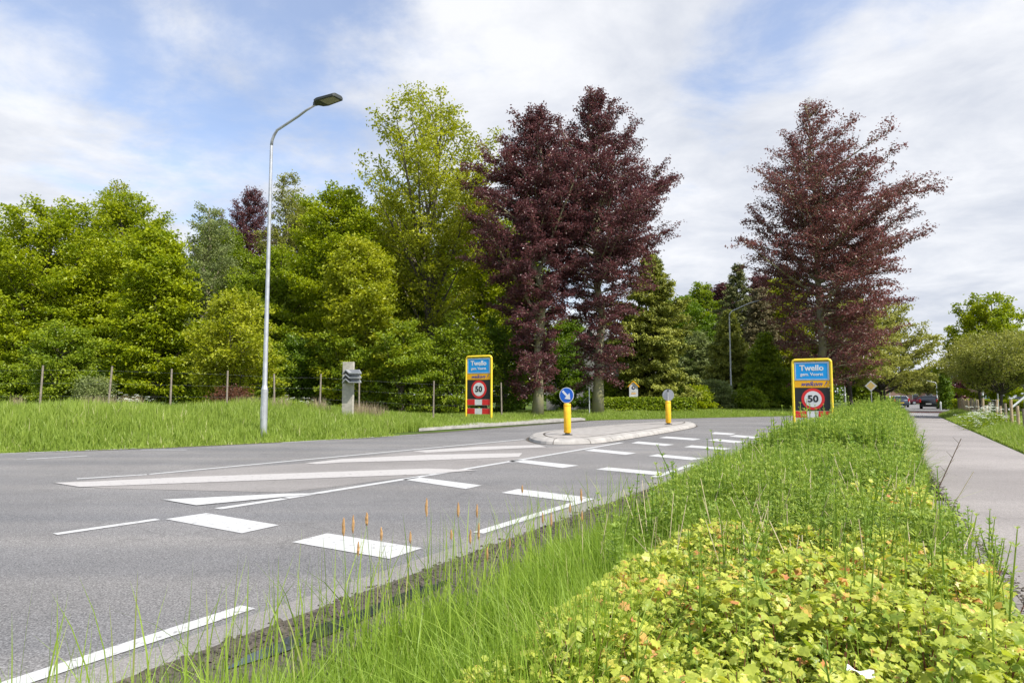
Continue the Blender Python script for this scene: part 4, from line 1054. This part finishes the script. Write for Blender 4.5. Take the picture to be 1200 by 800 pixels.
# ------------------------------------------------------------------ bollards
def bollard(px, py, label, front=True):
    X, Y = unp(px, py, .142); sc_ = math.hypot(X, Y)
    root = empty('bollard', (X, Y, .142), R_(-30), label=label, cat='bollard', group='yellow traffic island bollards')
    MB().tube([(0, 0, 0), (0, 0, .02), (0, 0, .03), (0, 0, .07)], [.14, .14, .07, .06], 14).build('foot', GALD, root, True)
    MB().tube([(0, 0, .06), (0, 0, .075), (0, 0, .84), (0, 0, .865)], [.092, .100, .100, .085], 24).build('post', YELB, root, True)
    for z in (.10, .80): MB().tube([(0, 0, z - .012), (0, 0, z + .012)], [.1025, .1025], 24, False).build('band', mat('worn_orange', (.8, .36, .01), .5, 0, .2, 10), root)
    MB().tube([(0, 0, .84), (0, 0, 1.2)], .025, 10).build('sign_stem', GAL, root, True)
    c = 1.085; f_ = -1 if front else 1
    yb = f_ * .030
    d = MB().disc(0, c, .215, min(yb, yb + f_ * .012), max(yb, yb + f_ * .012), 40).build('sign_plate', GREYB, root)
    y0 = yb + f_ * .0145
    MB().disc(0, c, .215, min(y0 - f_ * .002, y0), max(y0 - f_ * .002, y0), 40).build('white_rim', WHITE, d)
    MB().disc(0, c, .200, min(y0, y0 + f_ * .003) , max(y0, y0 + f_ * .003), 40).build('blue_disc', BLUED, d)
    # arrow pointing down-right, as seen from its front
    ar = [(-.028, .16), (.028, .16), (.028, -.02), (.105, -.02), (0, -.155), (-.105, -.02), (-.028, -.02)]
    ca, sa = math.cos(R_(45)), math.sin(R_(45)); ar = [(x_ * ca - z_ * sa, x_ * sa + z_ * ca) for x_, z_ in ar]
    if not front: ar = [(-x_, z_) for x_, z_ in ar]
    MB().prism([(x_ * 1.05, c + z_ * 1.05) for x_, z_ in ar], min(y0 + f_ * .0035, y0 + f_ * .006), max(y0 + f_ * .0035, y0 + f_ * .006)).build('arrow', WHITE, d)
    if not front: MB().box(-.02, .02, .0, .028, c - .2, c + .2).build('bracket', GALD, d)
bollard(665, 509.5, 'yellow bollard with round blue arrow sign on the front of the traffic island')
bollard(783.3, 497.2, 'yellow bollard showing the grey back of its sign at the far end of the island', False)

# small grey bollard on the far path
X, Y = at(1101.5, 66); root = empty('path_bollard', (X, Y, dip(Y)), 0, label='short grey post at the end of the cycle path', cat='bollard')
MB().tube([(0, 0, 0), (0, 0, .75), (0, 0, .8)], [.09, .09, .06], 12).build('post', GREYB, root, True); MB().tube([(0, 0, .6), (0, 0, .68)], .094, 12, False).build('band', WHITE, root)

# priority road sign
X, Y = at(1021, 52); g = gz(X, Y) - .03; root = empty('priority_sign', (X, Y, g), R_(-30), label='diamond shaped yellow and white priority road sign on a post', cat='road sign')
zc = zat(452, 52) - g
MB().tube([(0, 0.03, 0), (0, 0.03, zc + .3)], .035, 10).build('post', GAL, root, True)
dm = MB().prism([(0, zc + .42), (.42, zc), (0, zc - .42), (-.42, zc)], -.015, .0).build('sign_plate', WHITE, root)
MB().prism([(0, zc + .29), (.29, zc), (0, zc - .29), (-.29, zc)], -.019, -.0155).build('yellow_field', mat('pale_sign_yellow', (.85, .62, .22), .45, 0, .05, 3), dm)

# thin pole by the beech trunk
X, Y = at(690.5, 37.5); g = gz(X, Y) - .03; o = MB().tube([(0, 0, 0), (0, 0, zat(455, 37.5) - g)], .035, 10).build('marker_pole', GAL, None, True); o.location = (X, Y, g); tag(o, 'slim pale metal pole left of the rear copper beech trunk', 'pole')

# post with chevron roofs
D = 25.5; X, Y = at(408, D); g = gz(X, Y) - .05; zt = zat(424, D) - g
root = empty('wooden_post', (X, Y, g), R_(-12), label='broad silvered oak post with three grey chevron boards in the far verge', cat='post')
MB().box(-.21, .21, -.07, .07, 0, zt).build('post', WOODG, root, bevel=.012)
CH = mat('chevron_grey', (.30, .31, .32), .5, .2, .1, 5)
for k in range(3):
    zc = zt - .34 - k * .165; mb = MB()
    xc = .05
    mb.prism([(xc - .13, zc - .09), (xc, zc + .05), (xc + .0, zc + .01), (xc - .13, zc - .13)][::-1], -.36, -.02)
    mb.prism([(xc, zc + .05), (xc + .14, zc - .07), (xc + .14, zc - .11), (xc, zc + .01)], -.36, -.02)
    mb.prism([(xc + .14, zc - .07), (xc + .48, zc - .07), (xc + .48, zc - .11), (xc + .14, zc - .11)], -.36, -.02)
    mb.prism([(xc, zc + .05), (xc + .40, zc + .05), (xc + .48, zc - .07), (xc + .14, zc - .07)], -.10, -.02)
    mb.build('chevron_board', CH, root)

# house-shaped notice board
D = 43.9; X, Y = at(742.5, D); g = gz(X, Y) - .03; zt = zat(446.5, D) - g
root = empty('notice_board', (X, Y, g), R_(-18), label='small white house shaped board with orange roof edge above the garden hedge', cat='notice board')
w = .27; zb = zt - 1.02
for sgn in (-1, 1): MB().box(sgn * .2 - .025, sgn * .2 + .025, 0, .05, 0, zb + .02).build('leg', WHITEW, root)
bd = MB().prism([(-w, zb), (w, zb), (w, zt - .3), (0, zt - .03), (-w, zt - .3)], -.03, .03).build('board', WHITE, root)
for sgn in (-1, 1): MB().prism([(0, zt - .04), (0, zt + .02), (sgn * (w + .09), zt - .33), (sgn * (w + .09), zt - .39)], -.08, .08).build('roof_edge', ORG, root)
MB().disc(0, zt - .42, .125, -.036, -.0305, 24).build('emblem', mat('emblem_navy', (.03, .05, .16), .5), bd); MB().disc(.01, zt - .41, .055, -.040, -.0365, 16).build('emblem_centre', mat('emblem_cream', (.8, .72, .5), .5), bd)
MB().box(-.14, .14, -.034, -.0305, zb + .20, zb + .27).build('yellow_strip', ORG, bd); MB().box(-.12, .12, -.034, -.0305, zb + .33, zb + .36).build('text_line', mat('faded_grey_print', (.45, .45, .47), .6), bd)


# ------------------------------------------------------------------ cars
def car(px, D, label, body, rz, L=4.3, W=1.78, Hh=1.5, estate=True, plate=(.85, .6, .05), lights=(.55, .02, .02)):
    X, Y = at(px, D); g = dip(Y)
    root = empty('parked_car' if 'parked' in label else 'car', (X, Y, g + .006), rz, label=label, cat='car', group='cars')
    bm_ = mat('car_paint_%s' % label.split()[1], body, .25, .3, .03, 3, 0, .6)
    gl = mat('car_glass', (.02, .025, .03), .08, 0, .05, 3, 0, .8); ru = mat('tyre_rubber', (.02, .02, .02), .85, 0, .1, 5); rim_ = mat('alloy_rim', (.45, .46, .48), .35, .7, .05, 5)
    w = W / 2; h = Hh
    # lower body loft: stations from rear (y=0) to front (y=L)
    S = [(0, .93, .42, .66 * h), (.08, .985, .30, .68 * h), (.5, 1.0, .24, .665 * h), (L * .45, 1.0, .22, .64 * h), (L * .70, 1.0, .24, .62 * h), (L * .86, .97, .25, .54 * h), (L * .96, .90, .28, .46 * h), (L, .78, .38, .36 * h)]
    vs = []; fs = []
    for y_, wf, zb, zt in S:
        q = w * wf
        sec = [(q * .9, zb), (q, zb + .12), (q * 1.0, (zb + zt) / 2 + .05), (q * .965, zt - .04), (q * .88, zt), (0, zt + .02)]
        sec = sec + [(-a, b) for a, b in reversed(sec[:-1])]
        vs += [(a, y_ - L / 2, b) for a, b in sec]
    m = 11
    for i in range(len(S) - 1): fs += [(i * m + k, i * m + k + 1, (i + 1) * m + k + 1, (i + 1) * m + k) for k in range(m - 1)] + [(i * m + m - 1, i * m, (i + 1) * m, (i + 1) * m + m - 1)]
    fs += [tuple(range(m)), tuple(range(len(S) * m - 1, (len(S) - 1) * m - 1, -1))]
    MB().add(vs, fs).build('body', bm_, root, 'all')
    # greenhouse in glass, roof skin and pillars in paint
    yr0 = .06 if estate else .35; y = [yr0, yr0 + .38, L * .52, L * .73]
    zb = .655 * h; zt = h
    lo = [(w * .90, y[0]), (w * .93, L * .35), (w * .90, y[3])]; hi = [(w * .70, y[1]), (w * .74, L * .38), (w * .68, y[2])]
    vs = []
    for (a, yy) in lo: vs += [(a, yy - L / 2, zb - .02), (-a, yy - L / 2, zb - .02)]
    for (a, yy) in hi: vs += [(a, yy - L / 2, zt - .05), (-a, yy - L / 2, zt - .05)]
    MB().add(vs, [(0, 1, 7, 6), (0, 6, 8, 2), (2, 8, 10, 4), (1, 3, 9, 7), (3, 5, 11, 9), (4, 10, 11, 5), (6, 7, 9, 8), (8, 9, 11, 10)]).build('windows', gl, root)
    rf = []
    for (a, yy), dz in zip([(hi[0][0] + .02, y[1] - .06), hi[1], (hi[2][0], y[2] + .03)], (-.045, 0, -.04)):
        rf += [(a + .02, yy - L / 2, zt + dz - .05), (a * .6, yy - L / 2, zt + dz), (-a * .6, yy - L / 2, zt + dz), (-a - .02, yy - L / 2, zt + dz - .05)]
    MB().add(rf, [(i * 4 + k, i * 4 + k + 1, (i + 1) * 4 + k + 1, (i + 1) * 4 + k) for i in range(2) for k in range(3)] + [(0, 3, 2, 1), (8, 9, 10, 11)]).build('roof', bm_, root, 'all')
    for sgn in (-1, 1):
        for a, b in ((0, 0), (1, 1), (2, 2)):
            MB().tube([(sgn * (lo[a][0] + .005), lo[a][1] - L / 2, zb - .03), (sgn * (hi[b][0] + .01), hi[b][1] - L / 2, zt - .06)], [.05, .035], 6).build('pillar', bm_, root)
        MB().box(min(sgn * w * .80, sgn * w * .985), max(sgn * w * .80, sgn * w * .985), -L / 2 - .012, -L / 2 + .14, .50 * h, .74 * h).build('tail_light', mat('tail_light_red', lights, .25, 0, .05, 4, 0, .6), root, bevel=.02)
        MB().box(min(sgn * w * .45, sgn * w * .80), max(sgn * w * .45, sgn * w * .80), L / 2 - .16, L / 2 - .015, .36 * h, .43 * h).build('headlight', mat('headlight_glass', (.7, .72, .75), .1, 0, .05, 4), root, bevel=.02)
        MB().box(min(sgn * w, sgn * (w + .17)), max(sgn * w, sgn * (w + .17)), L * .18, L * .18 + .1, .66 * h, .66 * h + .13).build('mirror', bm_, root, bevel=.02)
        for yy in (-L / 2 + .78, L / 2 - .85):
            wh = MB().tube([(sgn * (w - .20), yy, .32), (sgn * (w + .005), yy, .32)], .32, 20).build('wheel', ru, root, True)
            MB().tube([(sgn * (w + .0), yy, .32), (sgn * (w + .014), yy, .32)], .2, 16).build('rim', rim_, wh, True)
    MB().box(-w * .86, w * .86, -L / 2 - .04, -L / 2 + .1, .30, .46).build('bumper', bm_, root, bevel=.03)
    MB().box(-.26, .26, -L / 2 - .03, -L / 2 - .012, .52, .63).build('number_plate', mat('plate_%d' % int(plate[2] * 100), plate, .5), root)
    return root
car(1088.5, 76, 'the black hatchback driving away on the far road', (.012, .013, .016), R_(-33), 4.1, 1.75, 1.45, True, (.7, .7, .68))
car(1053.5, 88, 'the dark blue parked car left of the black one at the far verge', (.05, .065, .09), R_(-22), 4.2, 1.7, 1.42, False)
car(1047, 104, 'a white parked van behind the dark parked car by the houses', (.75, .76, .78), R_(60), 4.2, 1.7, 1.5, True)
car(1078, 118, 'a red parked car under the far street trees', (.10, .01, .02), R_(75), 4.0, 1.7, 1.45, False)
car(1160, 66, 'a green parked car behind the clipped hedge', (.10, .26, .20), R_(75), 4.2, 1.7, 1.42, False)
car(1183, 60, 'a silver parked car behind the clipped hedge', (.5, .51, .53), R_(62), 4.4, 1.75, 1.5, True)
car(1200, 56, 'a white parked car with red lights cut off by the right edge', (.75, .75, .76), R_(62), 4.4, 1.75, 1.5, True)


# ------------------------------------------------------------------ buildings
BR = brick_mat('orange_brick', (.36, .17, .12), (.42, .22, .15), (.35, .30, .26), 1.0, .22, .07, (PI / 2, 0, 0))
TILE = mat('dark_roof_tiles', (.10, .10, .11), .7, 0, .2, 3)
GREYW = mat('grey_house_render', (.36, .36, .35), .85, 0, .1, 2)
GLS = mat('window_glass', (.06, .07, .09), .1, 0, .1, 2, 0, .7)
CREAM = mat('cream_panel', (.6, .55, .42), .7, 0, .05, 2)


def gable_house(px, D, rz, W, L, eave, ridge, wallm, roofm, label, nwin=3, panels=False, front='gable', barge=True):
    X, Y = at(px, D); g = gz(X, Y) - .05
    root = empty('house', (X, Y, g), rz, label=label, cat='house')
    w = W / 2
    MB().prism([(-w, 0), (w, 0), (w, eave), (0, ridge), (-w, eave)], 0, L).build('wall', wallm, root)
    for sgn in (-1, 1):
        k = (ridge - eave) / w; ex = w + .35
        pts = [(0, ridge + .02), (sgn * ex, ridge - k * ex + .02), (sgn * ex, ridge - k * ex + .18), (0, ridge + .2)]
        rf = MB().prism(pts, -.3, L + .3).build('roof', roofm, root)
        if barge: MB().prism([(x_, z_ - .10 if i < 2 else z_ - .02) for i, (x_, z_) in enumerate(pts)], -.36, -.302).build('bargeboard', WHITE, rf)
    ch = MB().box(-.35, .35, L * .45, L * .45 + .6, ridge - .3, ridge + .9).build('chimney', wallm, root)
    for i in range(nwin):       # long side windows (local -x side) and gable windows
        yy = L * (i + .5) / nwin
        for zc in (1.5, 4.0):
            if zc > eave - .6: continue
            for sx in (-1, 1):
                xx = sx * (w + .02)
                wn = MB().box(min(xx, xx - sx * .05), max(xx, xx - sx * .05), yy - .75, yy + .75, zc - .65, zc + .65).build('window', WHITE, root)
                MB().box(min(xx, xx + sx * .01), max(xx, xx + sx * .01), yy - .65, yy + .65, zc - .55, zc + .55).build('pane', GLS, wn)
                if panels: MB().box(min(xx, xx - sx * .06), max(xx, xx - sx * .06) - .0, yy - .75, yy + .75, zc - 1.25, zc - .66).build('cream_panel', CREAM, root)
    for xx in (-w * .45, w * .45):
        for zc in (1.5, 4.0):
            if zc > eave - .3: continue
            wn = MB().box(xx - .6, xx + .6, -.03, .03, zc - .6, zc + .6).build('window', WHITE, root); MB().box(xx - .5, xx + .5, -.04, -.031, zc - .5, zc + .5).build('pane', GLS, wn)
    return root
gable_house(692, 52, R_(-20), 7.0, 10, 3.0, 6.2, GREYW, TILE, 'grey gabled house half hidden behind the rear copper beech', 3)
gable_house(1040, 200, R_(-27), 13, 14, 3.4, 7.6, BR, TILE, 'brick house with dark tiled roof left of the far road', 4)
gable_house(1112, 290, R_(70), 9, 34, 5.2, 7.8, BR, TILE, 'long brick terrace with cream panels behind the far street trees', 9, True)
gable_house(1070, 320, R_(62), 9, 20, 5.0, 7.8, BR, TILE, 'brick terrace behind the brick house at the end of the road', 6, True)
gable_house(1142, 150, R_(30), 8, 12, 5.0, 7.8, BR, TILE, 'brick house with grey roof behind the purple plum tree', 4)
# petrol-station like building on the right
X, Y = at(1238, 78); g = dip(Y); root = empty('shop_building', (X, Y, g), R_(-22), label='low white and brick building with glass front at the right edge', cat='building')
MB().box(-7, 12, 0, 10, 0, 3.2).build('wall', BR, root)
MB().box(-8, 13, -2.2, 10.5, 3.2, 3.75).build('canopy', WHITE, root); MB().box(-8.02, 13.02, -2.24, -2.205, 3.25, 3.45).build('blue_band', BLUE, root)
MB().box(2, 12.5, 1, 10, 3.75, 5.2).build('upper_storey', WHITEW, root)
for i in range(6):
    wn = MB().box(-6.6 + i * 2.9, -4.2 + i * 2.9, -.06, -.01, .4, 2.8).build('window', WHITE, root); MB().box(-6.5 + i * 2.9, -4.3 + i * 2.9, -.075, -.0605, .5, 2.7).build('pane', GLS, wn)
for i in range(4): MB().tube([(-7.5 + i * 6.3, -1.9, 0), (-7.5 + i * 6.3, -1.9, 3.2)], .09, 8).build('column', WHITE, root)
# red-white barrier pole at right edge
X, Y = at(1197, 33); root = empty('barrier', (X, Y, 0), R_(-20), label='slanting white pole with red end at the right photo edge', cat='barrier')
MB().tube([(-.55, 0, .5), (.15, 0, 1.15)], .05, 10).build('pole', WHITE, root, True); MB().tube([(.15, 0, 1.15), (.3, 0, 1.29)], .052, 10).build('red_end', RED, root, True); MB().box(.1, .25, -.08, .08, 0, 1.0).build('stand', WHITEW, root)
# street name sign
X, Y = at(1169, 46); root = empty('street_name_sign', (X, Y, dip(Y)), R_(-15), label='blue plate on a grey pole in front of the parked cars', cat='sign')
MB().tube([(0, 0, 0), (0, 0, 2.6)], .04, 10).build('pole', GAL, root, True); MB().box(-.6, .6, -.06, -.041, 2.32, 2.55).build('plate', BLUED, root)

# ------------------------------------------------------------------ light
SUN_AZ = R_(130)      # clockwise from +Y
SUN_EL = R_(51)
w_ = bpy.data.worlds.new('World'); sc.world = w_; w_.use_nodes = True
nt = w_.node_tree; N = nt.nodes; L = nt.links; bg = N['Background']
sky = N.new('ShaderNodeTexSky'); sky.sky_type = 'NISHITA'; sky.sun_disc = False
sky.sun_elevation = SUN_EL; sky.sun_rotation = SUN_AZ; sky.air_density = 1.0; sky.dust_density = .6; sky.ozone_density = 1.5
tc = N.new('ShaderNodeTexCoord'); sep = N.new('ShaderNodeSeparateXYZ'); L.new(tc.outputs['Generated'], sep.inputs[0])


def M(op, a, b=None, c=None):
    n = N.new('ShaderNodeMath'); n.operation = op
    for i, q in enumerate((a, b, c)):
        if q is None: continue
        if isinstance(q, (int, float)): n.inputs[i].default_value = q
        else: L.new(q, n.inputs[i])
    return n.outputs[0]


zc = M('MAXIMUM', sep.outputs[2], 0.0)
den = M('ADD', zc, .16)
cx_ = M('DIVIDE', sep.outputs[0], den); cy_ = M('DIVIDE', sep.outputs[1], den)
cmb = N.new('ShaderNodeCombineXYZ'); L.new(cx_, cmb.inputs[0]); L.new(cy_, cmb.inputs[1])


def noise(scale, detail, rough, off, dist=0.0, sx=(1, 1, 1)):
    mp = N.new('ShaderNodeMapping'); mp.inputs['Location'].default_value = off; mp.inputs['Scale'].default_value = sx; L.new(cmb.outputs[0], mp.inputs[0])
    n = N.new('ShaderNodeTexNoise'); n.inputs['Scale'].default_value = scale; n.inputs['Detail'].default_value = detail; n.inputs['Roughness'].default_value = rough; n.inputs['Distortion'].default_value = dist
    L.new(mp.outputs[0], n.inputs['Vector']); return n.outputs['Fac']


def blob(px, py, rad, soft):
    a, b, c = ray(px, py); v = Vector((a, b, c)).normalized()
    d = N.new('ShaderNodeVectorMath'); d.operation = 'DOT_PRODUCT'; nn = N.new('ShaderNodeVectorMath'); nn.operation = 'NORMALIZE'; L.new(tc.outputs['Generated'], nn.inputs[0])
    L.new(nn.outputs[0], d.inputs[0]); d.inputs[1].default_value = v
    mr = N.new('ShaderNodeMapRange'); mr.interpolation_type = 'SMOOTHSTEP'; mr.inputs[1].default_value = math.cos(R_(rad + soft)); mr.inputs[2].default_value = math.cos(R_(max(0, rad - soft)))
    L.new(d.outputs['Value'], mr.inputs[0]); return mr.outputs[0]


big = noise(2.3, 10, .60, (3.1, 1.7, 0), .25)
wisp = noise(.9, 8, .7, (7.7, 2.2, 3), .8, (.6, 1.6, 1))
cov = M('ADD', M('MULTIPLY', big, 1.05), M('MULTIPLY', wisp, .35))
# banks of cloud: centre, right, low left; clear patches upper left and centre right
for (px, py, rad, soft, amt) in ((620, 80, 11, 5, .34), (760, 210, 8, 7, .16), (1080, 130, 17, 7, .20), (1080, 320, 16, 8, .18), (200, 330, 20, 10, .16), (160, 150, 12, 9, .06), (-40, 200, 8, 6, .16),
                                 (330, 60, 14, 8, -.20), (60, 20, 10, 8, -.16), (835, 150, 5, 5, -.20), (845, 60, 5, 5, -.14), (1040, 20, 5, 4, -.12)):
    cov = M('ADD', cov, M('MULTIPLY', blob(px, py, rad, soft), amt))
cm = N.new('ShaderNodeMapRange'); cm.interpolation_type = 'SMOOTHSTEP'; cm.inputs[1].default_value = .53; cm.inputs[2].default_value = .90; cm.inputs[3].default_value = .20; cm.inputs[4].default_value = .97
L.new(cov, cm.inputs[0])
shade = noise(2.2, 7, .6, (1.3, 4.4, 1), .2)
cr = N.new('ShaderNodeValToRGB'); cr.color_ramp.elements[0].position = .35; cr.color_ramp.elements[0].color = (.63, .67, .76, 1); cr.color_ramp.elements[1].position = .68; cr.color_ramp.elements[1].color = (.95, .96, .99, 1)
L.new(M('ADD', shade, M('MULTIPLY', blob(640, 60, 7, 7), .14)), cr.inputs['Fac'])
CLOUD = 8.4
cs = N.new('ShaderNodeVectorMath'); cs.operation = 'SCALE'; cs.inputs['Scale'].default_value = CLOUD; L.new(cr.outputs['Color'], cs.inputs[0])
mx = N.new('ShaderNodeMixRGB'); L.new(cm.outputs[0], mx.inputs[0])
sk2 = N.new('ShaderNodeVectorMath'); sk2.operation = 'MULTIPLY'; sk2.inputs[1].default_value = (1.95, 1.85, 1.9); L.new(sky.outputs[0], sk2.inputs[0])
L.new(sk2.outputs[0], mx.inputs[1]); L.new(cs.outputs[0], mx.inputs[2])
L.new(mx.outputs[0], bg.inputs['Color']); bg.inputs['Strength'].default_value = .085

sl = bpy.data.lights.new('sun', 'SUN'); sl.energy = 4.6; sl.angle = R_(.6); sl.color = (1, .955, .88)
so = bpy.data.objects.new('sun', sl); C.objects.link(so)
sd = Vector((math.sin(SUN_AZ) * math.cos(SUN_EL), math.cos(SUN_AZ) * math.cos(SUN_EL), math.sin(SUN_EL)))
so.rotation_euler = sd.to_track_quat('Z', 'Y').to_euler()

sc.view_settings.view_transform = 'Standard'; sc.view_settings.look = 'None'; sc.view_settings.gamma = 1
sc.view_settings.exposure = .56
sc.cycles.max_bounces = 6; sc.cycles.diffuse_bounces = 3; sc.cycles.transmission_bounces = 3; sc.cycles.transparent_max_bounces = 4
